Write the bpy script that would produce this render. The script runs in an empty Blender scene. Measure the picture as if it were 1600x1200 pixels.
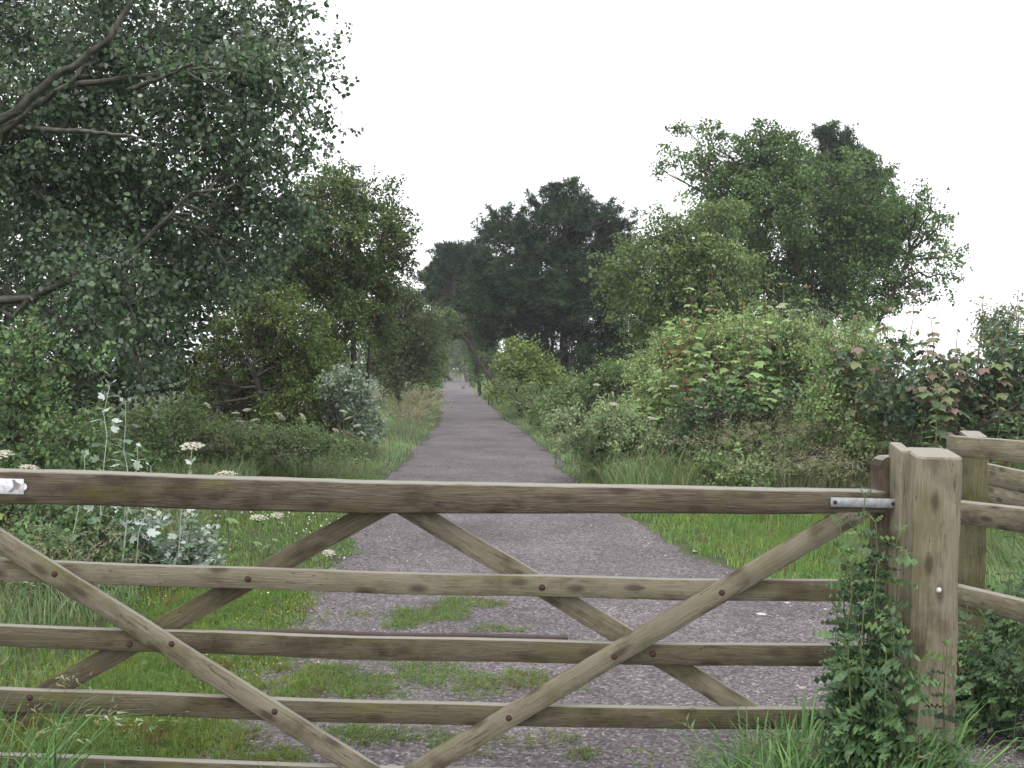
import bpy, math
import numpy as np
from mathutils import Matrix, Vector
R_ = np.random.RandomState
sc = bpy.context.scene
COL = sc.collection

# ------------------------------------------------------------------ camera
CAM = np.array([0.0, 0.0, 1.6]); FPX = 1550.0; PITCH = 0.0155; ROLL = 0.0225
Fw = np.array([0, math.cos(PITCH), -math.sin(PITCH)])
U0 = np.array([0, math.sin(PITCH), math.cos(PITCH)]); R0 = np.array([1.0, 0, 0])
Rt = math.cos(ROLL)*R0 + math.sin(ROLL)*U0
Up = -math.sin(ROLL)*R0 + math.cos(ROLL)*U0
cam_d = bpy.data.cameras.new('camera'); cam = bpy.data.objects.new('camera', cam_d); COL.objects.link(cam)
cam_d.sensor_width = 36; cam_d.lens = FPX/1600*36; cam_d.clip_end = 3000; cam_d.clip_start = 0.05
cam_d.dof.use_dof = False
M = Matrix(((Rt[0], Up[0], -Fw[0], CAM[0]), (Rt[1], Up[1], -Fw[1], CAM[1]), (Rt[2], Up[2], -Fw[2], CAM[2]), (0, 0, 0, 1)))
cam.matrix_world = M
sc.camera = cam

# ------------------------------------------------------------------ sky, sun, exposure
SUN_EL, SUN_AZ = math.radians(60), math.radians(200)      # azimuth clockwise from +Y
w = bpy.data.worlds.new('World'); sc.world = w; w.use_nodes = True
nt = w.node_tree; nt.nodes.clear()
def N(nt, t, **kw):
    n = nt.nodes.new(t)
    for k, v in kw.items():
        if k.startswith('i_'):
            n.inputs[k[2:].replace('_', ' ')].default_value = v
        else: setattr(n, k, v)
    return n
def L(nt, a, b): nt.links.new(a, b)
sky = N(nt, 'ShaderNodeTexSky', sky_type='NISHITA', sun_disc=False, sun_elevation=SUN_EL, sun_rotation=SUN_AZ, dust_density=4.0, air_density=1.0)
tc = N(nt, 'ShaderNodeTexCoord'); nz = N(nt, 'ShaderNodeTexNoise'); nz.inputs['Scale'].default_value = 2.2; nz.inputs['Detail'].default_value = 4
L(nt, tc.outputs['Generated'], nz.inputs['Vector'])
rmp = N(nt, 'ShaderNodeValToRGB'); rmp.color_ramp.elements[0].color = (10.2, 10.35, 10.7, 1); rmp.color_ramp.elements[1].color = (11.4, 11.4, 11.5, 1)
rmp.color_ramp.elements[0].position = .35; rmp.color_ramp.elements[1].position = .65
L(nt, nz.outputs['Fac'], rmp.inputs['Fac'])
mx = N(nt, 'ShaderNodeMixRGB'); mx.inputs['Fac'].default_value = 0.9
L(nt, sky.outputs['Color'], mx.inputs['Color1']); L(nt, rmp.outputs['Color'], mx.inputs['Color2'])
bg = N(nt, 'ShaderNodeBackground'); bg.inputs['Strength'].default_value = 0.135
L(nt, mx.outputs['Color'], bg.inputs['Color'])
wo = N(nt, 'ShaderNodeOutputWorld'); L(nt, bg.outputs[0], wo.inputs['Surface'])
sl = bpy.data.lights.new('sun', 'SUN'); sl.energy = 0.9; sl.angle = math.radians(18); sl.color = (1, .96, .9)
so = bpy.data.objects.new('sun', sl); COL.objects.link(so)
sd = Vector((math.sin(SUN_AZ)*math.cos(SUN_EL), math.cos(SUN_AZ)*math.cos(SUN_EL), math.sin(SUN_EL)))
so.rotation_euler = sd.to_track_quat('Z', 'Y').to_euler(); so.location = (0, 0, 20)
sc.view_settings.view_transform = 'Standard'; sc.view_settings.look = 'None'
sc.view_settings.exposure = 0.45; sc.view_settings.gamma = 1.0; sc.view_settings.use_curve_mapping = False
HAZE = 0.0010
sc.cycles.max_bounces = 6; sc.cycles.diffuse_bounces = 4; sc.cycles.transmission_bounces = 4
sc.cycles.volume_bounces = 0; sc.cycles.transparent_max_bounces = 6; sc.cycles.glossy_bounces = 2

# ------------------------------------------------------------------ helpers
def at(px, py, Y):
    d = Fw + Rt*((px-800)/FPX) - Up*((py-600)/FPX)
    return CAM + d*(Y/d[1])
def gp(px, py, z=0.0):
    d = Fw + Rt*((px-800)/FPX) - Up*((py-600)/FPX)
    return CAM + d*((z-CAM[2])/d[2])
def unit(v): return v/np.maximum(np.linalg.norm(v, axis=-1, keepdims=True), 1e-9)

def mesh(name, V, F, mat=None, col=None, smooth=False):
    """V (n,3); F (m,3) or (m,4) int array, or a list of such arrays"""
    me = bpy.data.meshes.new(name)
    V = np.asarray(V, dtype=np.float32)
    Fs = F if isinstance(F, list) else [F]
    Fs = [np.asarray(f, dtype=np.int32) for f in Fs if len(f)]
    me.vertices.add(len(V)); me.vertices.foreach_set('co', V.ravel())
    nl = sum(f.size for f in Fs); nf = sum(len(f) for f in Fs)
    me.loops.add(nl); me.polygons.add(nf)
    me.loops.foreach_set('vertex_index', np.concatenate([f.ravel() for f in Fs]))
    tot = np.concatenate([np.full(len(f), f.shape[1], dtype=np.int32) for f in Fs])
    st = np.concatenate([[0], np.cumsum(tot)[:-1]]).astype(np.int32)
    me.polygons.foreach_set('loop_start', st); me.polygons.foreach_set('loop_total', tot)
    if smooth: me.polygons.foreach_set('use_smooth', np.ones(nf, dtype=bool))
    me.update(calc_edges=True)
    if col is not None:
        a = me.color_attributes.new('Col', 'FLOAT_COLOR', 'POINT')
        c = np.ones((len(V), 4), dtype=np.float32); c[:, :3] = col
        a.data.foreach_set('color', c.ravel())
    if mat: me.materials.append(mat)
    return me
def link(name, me, parent=None, loc=None):
    o = bpy.data.objects.new(name, me); COL.objects.link(o)
    if parent is not None: o.parent = parent
    if loc is not None: o.location = loc
    return o
def tag(o, label=None, cat=None, group=None, kind=None):
    if label: o['label'] = label
    if cat: o['category'] = cat
    if group: o['group'] = group
    if kind: o['kind'] = kind
    return o
def thing(name, loc, label, cat, group=None):
    o = bpy.data.objects.new(name, None); COL.objects.link(o); o.location = loc; o.empty_display_size = .2
    return tag(o, label, cat, group)

# ------------------------------------------------------------------ materials
def newmat(name):
    m = bpy.data.materials.new(name); m.use_nodes = True
    t = m.node_tree; t.nodes.clear()
    out = N(t, 'ShaderNodeOutputMaterial'); p = N(t, 'ShaderNodeBsdfPrincipled')
    L(t, p.outputs[0], out.inputs['Surface'])
    return m, t, p, out
def leafmat(name, rough=.55, transl=.3, back=None, spec=.3, backamt=1.0):
    m, t, p, out = newmat(name)
    a = N(t, 'ShaderNodeAttribute', attribute_name='Col')
    tc = N(t, 'ShaderNodeTexCoord'); nz = N(t, 'ShaderNodeTexNoise'); nz.inputs['Scale'].default_value = 30
    L(t, tc.outputs['Object'], nz.inputs['Vector'])
    mr = N(t, 'ShaderNodeMapRange'); mr.inputs['To Min'].default_value = .75; mr.inputs['To Max'].default_value = 1.25
    L(t, nz.outputs['Fac'], mr.inputs['Value'])
    ml = N(t, 'ShaderNodeVectorMath', operation='SCALE'); L(t, a.outputs['Color'], ml.inputs[0]); L(t, mr.outputs[0], ml.inputs['Scale'])
    c = ml.outputs[0]
    if back is not None:
        g = N(t, 'ShaderNodeNewGeometry'); mm = N(t, 'ShaderNodeMixRGB')
        mu = N(t, 'ShaderNodeMath', operation='MULTIPLY'); mu.inputs[1].default_value = backamt
        L(t, g.outputs['Backfacing'], mu.inputs[0])
        L(t, mu.outputs[0], mm.inputs['Fac']); L(t, c, mm.inputs['Color1']); mm.inputs['Color2'].default_value = (*back, 1)
        c = mm.outputs[0]
    L(t, c, p.inputs['Base Color']); p.inputs['Roughness'].default_value = rough
    p.inputs['Specular IOR Level'].default_value = spec
    tr = N(t, 'ShaderNodeBsdfTranslucent'); L(t, ml.outputs[0], tr.inputs['Color'])
    mi = N(t, 'ShaderNodeMixShader'); mi.inputs[0].default_value = transl
    L(t, p.outputs[0], mi.inputs[1]); L(t, tr.outputs[0], mi.inputs[2]); L(t, mi.outputs[0], out.inputs['Surface'])
    return m
LEAF = leafmat('foliage'); GLOSSY = leafmat('glossy_foliage', rough=.45, spec=.4, transl=.28)
SILVER = leafmat('silver_backed_leaf', rough=.5, transl=.2, back=(.33, .40, .33), spec=.4, backamt=.36)
FELT = leafmat('white_felted_leaf', rough=.8, transl=.2, back=(.62, .66, .62), spec=.1)
GRASS = leafmat('grass_blade', rough=.5, transl=.35, spec=.3)
PETAL = leafmat('flower_petal', rough=.8, transl=.2, spec=.1)
NEEDLE = leafmat('pine_needle', rough=.6, transl=.1, spec=.25)

def barkmat(name, c0, c1, scale=14):
    m, t, p, out = newmat(name)
    tc = N(t, 'ShaderNodeTexCoord'); mp = N(t, 'ShaderNodeMapping'); mp.inputs['Scale'].default_value = (1, 1, .3)
    L(t, tc.outputs['Object'], mp.inputs[0]); nz = N(t, 'ShaderNodeTexNoise'); nz.inputs['Scale'].default_value = scale; nz.inputs['Detail'].default_value = 6
    L(t, mp.outputs[0], nz.inputs['Vector'])
    r = N(t, 'ShaderNodeValToRGB'); r.color_ramp.elements[0].position = .35; r.color_ramp.elements[1].position = .7
    r.color_ramp.elements[0].color = (*c0, 1); r.color_ramp.elements[1].color = (*c1, 1); L(t, nz.outputs['Fac'], r.inputs[0])
    L(t, r.outputs[0], p.inputs['Base Color']); p.inputs['Roughness'].default_value = .9
    b = N(t, 'ShaderNodeBump'); b.inputs['Strength'].default_value = .6; b.inputs['Distance'].default_value = .02
    L(t, nz.outputs['Fac'], b.inputs['Height']); L(t, b.outputs[0], p.inputs['Normal'])
    return m
BARK = barkmat('brown_bark', (.035, .028, .022), (.11, .095, .075))
GREYBARK = barkmat('grey_bark', (.05, .05, .04), (.17, .165, .13))
PINEBARK = barkmat('pine_bark', (.03, .022, .02), (.10, .07, .06))

def woodmat(name, dark, mid, light, algae=.5, grain_axis=0, streak=1.0):
    m, t, p, out = newmat(name)
    tc = N(t, 'ShaderNodeTexCoord'); oi = N(t, 'ShaderNodeObjectInfo')
    off = N(t, 'ShaderNodeVectorMath', operation='SCALE'); off.inputs['Scale'].default_value = 37.0
    cb = N(t, 'ShaderNodeCombineXYZ')
    for k in range(3): L(t, oi.outputs['Random'], cb.inputs[k])
    L(t, cb.outputs[0], off.inputs[0])
    ad = N(t, 'ShaderNodeVectorMath', operation='ADD'); L(t, tc.outputs['Object'], ad.inputs[0]); L(t, off.outputs[0], ad.inputs[1])
    def mapped(s):
        mp = N(t, 'ShaderNodeMapping'); v = [s[1]]*3; v[grain_axis] = s[0]
        mp.inputs['Scale'].default_value = v; L(t, ad.outputs[0], mp.inputs[0]); return mp.outputs[0]
    def noise(vec, scale, det=5, rough=.6, dist=0):
        n = N(t, 'ShaderNodeTexNoise'); n.inputs['Scale'].default_value = scale; n.inputs['Detail'].default_value = det
        n.inputs['Roughness'].default_value = rough; n.inputs['Distortion'].default_value = dist
        L(t, vec, n.inputs['Vector']); return n.outputs['Fac']
    fine = noise(mapped((2.6, 75)), 3.4, 9, .78)            # fibres
    rings = noise(mapped((.5, 9)), 2.6, 2, .5, 1.2)         # growth rings: bands of a smooth field
    sw = N(t, 'ShaderNodeMath', operation='MULTIPLY'); sw.inputs[1].default_value = 60; L(t, rings, sw.inputs[0])
    si = N(t, 'ShaderNodeMath', operation='SINE'); L(t, sw.outputs[0], si.inputs[0])
    sa = N(t, 'ShaderNodeMath', operation='MULTIPLY_ADD'); sa.inputs[1].default_value = .045*streak; L(t, si.outputs[0], sa.inputs[0]); L(t, fine, sa.inputs[2])
    r = N(t, 'ShaderNodeValToRGB'); e = r.color_ramp.elements; e[0].position = .30; e[0].color = (*dark, 1); e[1].position = .72; e[1].color = (*light, 1)
    x = e.new(.5); x.color = (*mid, 1); L(t, sa.outputs[0], r.inputs[0])
    col = r.outputs[0]
    def mixin(col, fac_out, lo, hi, amt, c2, mode='MIX'):
        mr = N(t, 'ShaderNodeMapRange'); mr.inputs['From Min'].default_value = lo; mr.inputs['From Max'].default_value = hi; mr.inputs['To Max'].default_value = amt
        L(t, fac_out, mr.inputs['Value'])
        mm = N(t, 'ShaderNodeMixRGB', blend_type=mode); L(t, mr.outputs[0], mm.inputs['Fac']); L(t, col, mm.inputs['Color1']); mm.inputs['Color2'].default_value = (*c2, 1)
        return mm.outputs[0]
    blotch = noise(mapped((3.0, 5.0)), 1.6, 4, .6)
    col = mixin(col, blotch, .50, .68, .75, (.34, .29, .25), 'MULTIPLY')       # damp blotches
    green = noise(mapped((1.6, 4.0)), 2.1, 4, .6)
    col = mixin(col, green, .52, .72, algae, (.115, .115, .03))             # algae film
    pale = noise(mapped((2.0, 7.0)), 2.9, 5, .6)
    col = mixin(col, pale, .55, .75, .5, light)
    vo = N(t, 'ShaderNodeTexVoronoi'); vo.inputs['Scale'].default_value = 1.0; vo.voronoi_dimensions = '2D'; sw_ = N(t, 'ShaderNodeSeparateXYZ'); L(t, mapped((4.0, 10.0)), sw_.inputs[0]); cx_ = N(t, 'ShaderNodeCombineXYZ'); L(t, sw_.outputs[0], cx_.inputs[0]); L(t, sw_.outputs[2], cx_.inputs[1]); L(t, cx_.outputs[0], vo.inputs['Vector'])
    col = mixin(col, vo.outputs['Distance'], .19, .07, .75, (.06, .045, .034))    # knots
    ct = noise(mapped((.55, 8)), 2.6, 3, .55, .8)
    cm = N(t, 'ShaderNodeMath', operation='MULTIPLY'); cm.inputs[1].default_value = 9; L(t, ct, cm.inputs[0])
    cf = N(t, 'ShaderNodeMath', operation='FRACT'); L(t, cm.outputs[0], cf.inputs[0])
    col = mixin(col, cf.outputs[0], .84, 1.0, .5*min(streak, 1.2), (.55, .5, .46), 'MULTIPLY')      # late-wood lines
    cs_ = N(t, 'ShaderNodeMath', operation='SUBTRACT'); cs_.inputs[1].default_value = .5; L(t, noise(mapped((.8, 16)), 2.3, 3, .5), cs_.inputs[0])
    ca = N(t, 'ShaderNodeMath', operation='ABSOLUTE'); L(t, cs_.outputs[0], ca.inputs[0])
    col = mixin(col, ca.outputs[0], .007, .001, .75, (.035, .026, .02))                                # drying checks
    sx_ = N(t, 'ShaderNodeSeparateXYZ'); L(t, tc.outputs['Normal'], sx_.inputs[0])
    bl_ = noise(mapped((6, 40)), 2.0, 4, .7)
    m1 = N(t, 'ShaderNodeMath', operation='MULTIPLY_ADD'); L(t, bl_, m1.inputs[0]); m1.inputs[1].default_value = .5; L(t, sx_.outputs[2], m1.inputs[2])
    col = mixin(col, m1.outputs[0], .75, 1.15, .85, (.32, .305, .265))      # bleached, lichened upper faces
    col_l = noise(ad.outputs[0], 90, 3, .7)
    col = mixin(col, col_l, .62, .78, .35, (.30, .29, .25))
    L(t, col, p.inputs['Base Color']); p.inputs['Roughness'].default_value = .85; p.inputs['Specular IOR Level'].default_value = .2
    b = N(t, 'ShaderNodeBump'); b.inputs['Strength'].default_value = .8; b.inputs['Distance'].default_value = .006
    L(t, sa.outputs[0], b.inputs['Height']); L(t, b.outputs[0], p.inputs['Normal'])
    return m
WOOD = woodmat('weathered_gate_timber', (.15, .132, .092), (.218, .195, .138), (.285, .262, .195), .55)
WOOD_DK = woodmat('damp_brown_rail_timber', (.07, .058, .038), (.122, .104, .068), (.187, .167, .117), .55)
WOOD_TOP = woodmat('weathered_top_rail_timber', (.07, .054, .04), (.118, .094, .068), (.19, .16, .12), .6, 0, 1.8)
POSTWOOD = woodmat('sawn_post_timber', (.145, .13, .094), (.248, .222, .16), (.315, .292, .225), .65, 2, .5)
DARKWOOD = woodmat('damp_stile_timber', (.06, .045, .032), (.14, .105, .075), (.2, .165, .12), .7, 2, .7)
MOSSWOOD = woodmat('mossy_post_timber', (.07, .065, .035), (.15, .14, .075), (.22, .2, .13), 1.0, 2, .7)
FENCEWOOD = woodmat('fence_timber', (.10, .09, .055), (.22, .195, .13), (.36, .33, .27), .6, 0, .8)
def plain(name, c, rough=.6, metal=0, bump=0):
    m, t, p, out = newmat(name)
    tc = N(t, 'ShaderNodeTexCoord'); nz = N(t, 'ShaderNodeTexNoise'); nz.inputs['Scale'].default_value = 60; nz.inputs['Detail'].default_value = 4
    L(t, tc.outputs['Object'], nz.inputs['Vector'])
    r = N(t, 'ShaderNodeValToRGB'); r.color_ramp.elements[0].color = (*[v*.72 for v in c], 1); r.color_ramp.elements[1].color = (*[min(1, v*1.2) for v in c], 1)
    r.color_ramp.elements[0].position = .3; r.color_ramp.elements[1].position = .7
    L(t, nz.outputs['Fac'], r.inputs[0]); L(t, r.outputs[0], p.inputs['Base Color'])
    p.inputs['Roughness'].default_value = rough; p.inputs['Metallic'].default_value = metal
    return m
GALV = plain('galvanised_steel', (.33, .34, .36), .5, .35); RUST = plain('rusty_bolt_steel', (.06, .028, .02), .8, .2)
PAPER = plain('white_label_plastic', (.72, .72, .76), .5); INK = plain('grey_label_print', (.22, .21, .23), .6); PINK = plain('faded_red_label_print', (.45, .22, .22), .6)
CAPW = plain('white_plastic_cap', (.62, .62, .6), .5)

# ------------------------------------------------------------------ path edges and terrain
Ledge = np.array([gp(*p)[:2] for p in [(270, 1200), (400, 1060), (452, 960), (505, 905), (543, 872), (545, 803), (600, 748), (648, 700), (686, 660), (688, 622), (689, 600), (690, 590)]])
Redge = np.array([gp(*p)[:2] for p in [(1420, 1120), (1400, 980), (1330, 925), (1200, 908), (1135, 888), (1052, 860), (985, 812), (897, 757), (880, 722), (838, 690), (792, 658), (757, 625), (733, 600), (722, 590)]])
def lx(y): return np.interp(y, Ledge[:, 1], Ledge[:, 0], left=Ledge[0, 0]-.3)
def rx(y): return np.interp(y, Redge[:, 1], Redge[:, 0], left=Redge[0, 0])
def sst(v): v = np.clip(v, 0, 1); return v*v*(3-2*v)
def vnoise(x, y, s, seed=0):
    """smooth value noise, vectorised"""
    x = np.asarray(x)*s; y = np.asarray(y)*s
    xi = np.floor(x).astype(int); yi = np.floor(y).astype(int); fx = x-xi; fy = y-yi
    fx = fx*fx*(3-2*fx); fy = fy*fy*(3-2*fy)
    def h(a, b):
        n = (a*374761393 + b*668265263 + seed*974711) & 0x7fffffff
        n = ((n ^ (n >> 13))*1274126177) & 0x7fffffff
        return ((n ^ (n >> 16)) & 0xffff)/65535.0
    return (h(xi, yi)*(1-fx)+h(xi+1, yi)*fx)*(1-fy)+(h(xi, yi+1)*(1-fx)+h(xi+1, yi+1)*fx)*fy
def fbm(x, y, s, seed=0): return .5*vnoise(x, y, s, seed)+.3*vnoise(x, y, s*2.1, seed+1)+.2*vnoise(x, y, s*4.7, seed+2)
def gz(x, y):
    x = np.asarray(x, float); y = np.asarray(y, float)
    r = sst((x-rx(y)-1.2)/3.5)*sst((y-10.5)/4)*.55
    l = sst((lx(y)-x-1.2)/3)*sst((y-9)/6)*.3
    edge = np.minimum(np.abs(x-lx(y)), np.abs(x-rx(y)))
    inpath = (x > lx(y)) & (x < rx(y))
    bump = np.where(inpath, 0, np.minimum(edge, 1)*.05*(fbm(x, y, 1.1, 5)-.3)*2)
    return r + l + bump
# ground sheet
gx = np.concatenate([np.array([-500, -300, -180, -90, -50, -30, -20]), np.arange(-14, 14.01, .2), np.array([20, 30, 50, 90, 180, 300, 500])])
gy = np.concatenate([np.array([-60, -20, -8, -2]), np.arange(0, 30, .2), np.arange(30, 80, 1.0), np.array([80, 100, 130, 180, 260, 400, 700])])
X, Y = np.meshgrid(gx, gy); Z = gz(X, Y)
V = np.stack([X.ravel(), Y.ravel(), Z.ravel()], 1)
nxg, nyg = len(gx), len(gy)
ii = (np.arange(nyg-1)[:, None]*nxg+np.arange(nxg-1)[None, :]).ravel()
F = np.stack([ii, ii+1, ii+1+nxg, ii+nxg], 1)
m, t, p, out = newmat('earth_and_thatch')
tc = N(t, 'ShaderNodeTexCoord'); n1 = N(t, 'ShaderNodeTexNoise'); n1.inputs['Scale'].default_value = 1.7; n1.inputs['Detail'].default_value = 8; n1.inputs['Roughness'].default_value = .7
L(t, tc.outputs['Object'], n1.inputs['Vector'])
r = N(t, 'ShaderNodeValToRGB'); e = r.color_ramp.elements; e[0].position = .35; e[0].color = (.035, .05, .016, 1); e[1].position = .7; e[1].color = (.07, .085, .035, 1)
L(t, n1.outputs['Fac'], r.inputs[0]); L(t, r.outputs[0], p.inputs['Base Color']); p.inputs['Roughness'].default_value = 1
SOIL = m
tag(link('ground', mesh('ground', V, F, SOIL, smooth=True)), kind='structure')

# gravel path sheet
def gravelmat(name):
    m, t, p, out = newmat(name)
    tc = N(t, 'ShaderNodeTexCoord')
    vo = N(t, 'ShaderNodeTexVoronoi'); vo.inputs['Scale'].default_value = 75; L(t, tc.outputs['Object'], vo.inputs['Vector'])
    hs = N(t, 'ShaderNodeSeparateColor'); L(t, vo.outputs['Color'], hs.inputs[0])
    r = N(t, 'ShaderNodeValToRGB'); e = r.color_ramp.elements
    e[0].position = 0; e[0].color = (.10, .085, .09, 1); e[1].position = 1; e[1].color = (.46, .41, .43, 1)
    x = e.new(.55); x.color = (.185, .16, .168, 1); x = e.new(.9); x.color = (.28, .25, .26, 1)
    L(t, hs.outputs[0], r.inputs[0])
    n2 = N(t, 'ShaderNodeTexNoise'); n2.inputs['Scale'].default_value = .9; n2.inputs['Detail'].default_value = 7; n2.inputs['Roughness'].default_value = .65; L(t, tc.outputs['Object'], n2.inputs['Vector'])
    mr = N(t, 'ShaderNodeMapRange'); mr.inputs['From Min'].default_value = .3; mr.inputs['From Max'].default_value = .7; mr.inputs['To Min'].default_value = .46; mr.inputs['To Max'].default_value = .84
    L(t, n2.outputs['Fac'], mr.inputs['Value'])
    n3 = N(t, 'ShaderNodeTexNoise'); n3.inputs['Scale'].default_value = 14; n3.inputs['Detail'].default_value = 5; L(t, tc.outputs['Object'], n3.inputs['Vector'])
    m3 = N(t, 'ShaderNodeMapRange'); m3.inputs['To Min'].default_value = .7; m3.inputs['To Max'].default_value = 1.3; L(t, n3.outputs['Fac'], m3.inputs['Value'])
    mu = N(t, 'ShaderNodeMath', operation='MULTIPLY'); L(t, mr.outputs[0], mu.inputs[0]); L(t, m3.outputs[0], mu.inputs[1])
    ml = N(t, 'ShaderNodeVectorMath', operation='SCALE'); L(t, r.outputs[0], ml.inputs[0]); L(t, mu.outputs[0], ml.inputs['Scale'])
    L(t, ml.outputs[0], p.inputs['Base Color']); p.inputs['Roughness'].default_value = .85; p.inputs['Specular IOR Level'].default_value = .25
    b = N(t, 'ShaderNodeBump'); b.inputs['Strength'].default_value = .7; b.inputs['Distance'].default_value = .008; b.invert = True
    L(t, vo.outputs['Distance'], b.inputs['Height']); L(t, b.outputs[0], p.inputs['Normal'])
    return m
GRAVEL = gravelmat('purple_grey_gravel')
ys = np.concatenate([np.arange(-3, 20, .12), np.arange(20, 60, .5), np.arange(60, 130, 2.0)])
nu = 42; us = np.linspace(0, 1, nu); PV = []
for y in ys:
    k = np.clip((y-3)/6, 0, 1)
    l = lx(y)+(fbm(0.3, y, 1.6, 11)-.5)*.5; rr = rx(y)+(fbm(9.3, y, 1.8, 17)-.5)*.45
    if y < 4.2: rr = max(rr, 2.45)
    l = max(l, lx(y)-.4)
    xx = l+(rr-l)*us
    zz = .006+.012*np.sin(np.pi*us)+.012*(fbm(xx, np.full(nu, y), 2.0, 3)-.5) + gz(xx, np.full(nu, y))*0
    edge = np.minimum(us, 1-us)*nu
    zz = np.where(edge < 1, -.02, zz+.012)
    PV.append(np.stack([xx, np.full(nu, y), zz], 1))
PV = np.concatenate(PV); ii = (np.arange(len(ys)-1)[:, None]*nu+np.arange(nu-1)[None, :]).ravel()
path = tag(link('path', mesh('path', PV, np.stack([ii, ii+1, ii+1+nu, ii+nu], 1), GRAVEL, smooth=True)), kind='structure')
# spur to the side gate, bottom right
sx = np.linspace(1.7, 9, 50); sv = np.linspace(0, 1, 16); SV = []
for x in sx:
    y0 = 1.0; y1 = 4.75+.12*math.sin(x*3)+.2*(float(fbm(x, 0.5, 1.5, 4))-.5)
    yy = y0+(y1-y0)*sv; zz = .026+.01*fbm(np.full(16, x), yy, 2.0, 8)
    zz[[0, -1]] = -.02
    if x == sx[0] or x == sx[-1]: zz[:] = -.02
    SV.append(np.stack([np.full(16, x), yy, zz], 1))
SV = np.concatenate(SV); ii = (np.arange(49)[:, None]*16+np.arange(15)[None, :]).ravel()
tag(link('footpath', mesh('footpath', SV, np.stack([ii, ii+16, ii+17, ii+1], 1), GRAVEL, smooth=True)), kind='structure')

# ------------------------------------------------------------------ timber
def beam_mesh(name, pts, hs, t, mat, seed=0, bev=.006, seg=28, rough=.0012):
    """beam through pts (world, running mostly along local x). hs: height at each point. returns object with local x along it"""
    pts = np.asarray(pts, float); rs = R_(seed)
    o = pts[0]; dx = unit(pts[-1]-pts[0]); yy = np.array([0, 1.0, 0]); 
    yy = yy-dx*np.dot(yy, dx)
    if np.linalg.norm(yy) < .2: yy = np.array([1.0, 0, 0])-dx*dx[0]
    dy = unit(yy); dz = np.cross(dx, dy)
    loc = (pts-o)@np.stack([dx, dy, dz], 1)
    s = np.linspace(loc[0, 0], loc[-1, 0], seg+1)
    zc = np.interp(s, loc[:, 0], loc[:, 2]); h = np.interp(s, loc[:, 0], hs)/2; yc = np.interp(s, loc[:, 0], loc[:, 1])
    b = bev; T = t/2; V = []
    for i in range(seg+1):
        H = h[i]; cs = [(-T, -H+b), (-T, H-b), (-T+b, H), (T-b, H), (T, H-b), (T, -H+b), (T-b, -H), (-T+b, -H)]
        j = rs.normal(0, rough*.3, (8, 2)); wob = rough*.8*math.sin(i*.45+seed)+rough*.7*math.sin(i*.17*3+seed*2)
        V += [(s[i], yc[i]+c[0]+j[k, 0], zc[i]+c[1]+j[k, 1]+wob) for k, c in enumerate(cs)]
    F4 = [(i*8+k, i*8+(k+1) % 8, (i+1)*8+(k+1) % 8, (i+1)*8+k) for i in range(seg) for k in range(8)]
    V = np.array(V); n = len(V); V = np.vstack([V, V[:8].mean(0)-[.0008, 0, 0], V[-8:].mean(0)+[.0008, 0, 0]])
    F3 = [(k, n, (k+1) % 8) for k in range(8)] + [(n-8+k, n-8+(k+1) % 8, n+1) for k in range(8)]
    me = mesh(name, V, [np.array(F4)[:, ::-1], np.array(F3)[:, ::-1]], mat)
    mw = Matrix(((dx[0], dy[0], dz[0], o[0]), (dx[1], dy[1], dz[1], o[1]), (dx[2], dy[2], dz[2], o[2]), (0, 0, 0, 1)))
    return me, mw
def beam(name, pts, hs, t, mat, root, **kw):
    me, mw = beam_mesh(name, pts, hs, t, mat, **kw)
    o = link(name, me, root); o.matrix_local = Matrix.Translation(-root.location) @ mw
    return o
def bolt(parent_root, P, mat=RUST, r=.0112, name='bolt'):
    """domed bolt head facing -Y"""
    V = [(0, -.006, 0)]; 
    for rr, yy in ((r*.6, -.0045), (r, 0.0), (r, .006)):
        V += [(rr*math.cos(a), yy, rr*math.sin(a)) for a in np.linspace(0, 2*math.pi, 10, endpoint=False)]
    F3 = [(0, 1+(k+1) % 10, 1+k) for k in range(10)]
    F4 = [(1+j*10+k, 1+j*10+(k+1) % 10, 1+(j+1)*10+(k+1) % 10, 1+(j+1)*10+k) for j in range(2) for k in range(10)]
    key = name+mat.name+str(r)
    me = bpy.data.meshes.get(key) or mesh(key, np.array(V), [np.array(F3), np.array(F4)], mat, smooth=True)
    o = link(name, me, parent_root); return o, P
GY = 3.5
def P(px, py, y=GY): return at(px, py, y)
def railp(xs, tops, bots, y):
    pts = [P(x, (a+b)/2, y) for x, a, b in zip(xs, tops, bots)]
    hs = [abs(b-a)/FPX*y for a, b in zip(tops, bots)]
    return pts, hs
gate = thing('field_gate', (0, GY, 0), 'weathered timber five-bar field gate closed across the gravel path', 'gate')
X0 = -205
pts, hs = railp([X0, 0, 560, 1060, 1384], [731, 735, 754, 762.5, 769], [782, 787, 803, 803, 804], GY-.027)
pts = [q+np.array([0, .047, 0]) for q in pts]
beam('top_rail', pts, hs, .09, WOOD_TOP, gate, seed=1, bev=.007, seg=60, rough=.0016)
Yr = GY+.019
for k, (tp, bt) in enumerate([([867, 874, 892.5, 904, 907], [899, 906, 925, 936, 940]), ([969, 976, 994, 1005, 1007], [1001, 1008, 1029, 1038, 1040]),
                              ([1066, 1074, 1095, 1105, 1106], [1101, 1109, 1128, 1137, 1139]), ([1170, 1177, 1197, 1207, 1209], [1203, 1210, 1230, 1240, 1242])]):
    pts, hs = railp([X0, 0, 560, 1060, 1384], tp, bt, Yr)
    beam('rail', pts, hs, .034, WOOD if k == 0 else WOOD_DK, gate, seed=5+k, seg=50, bev=.0025)
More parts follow.
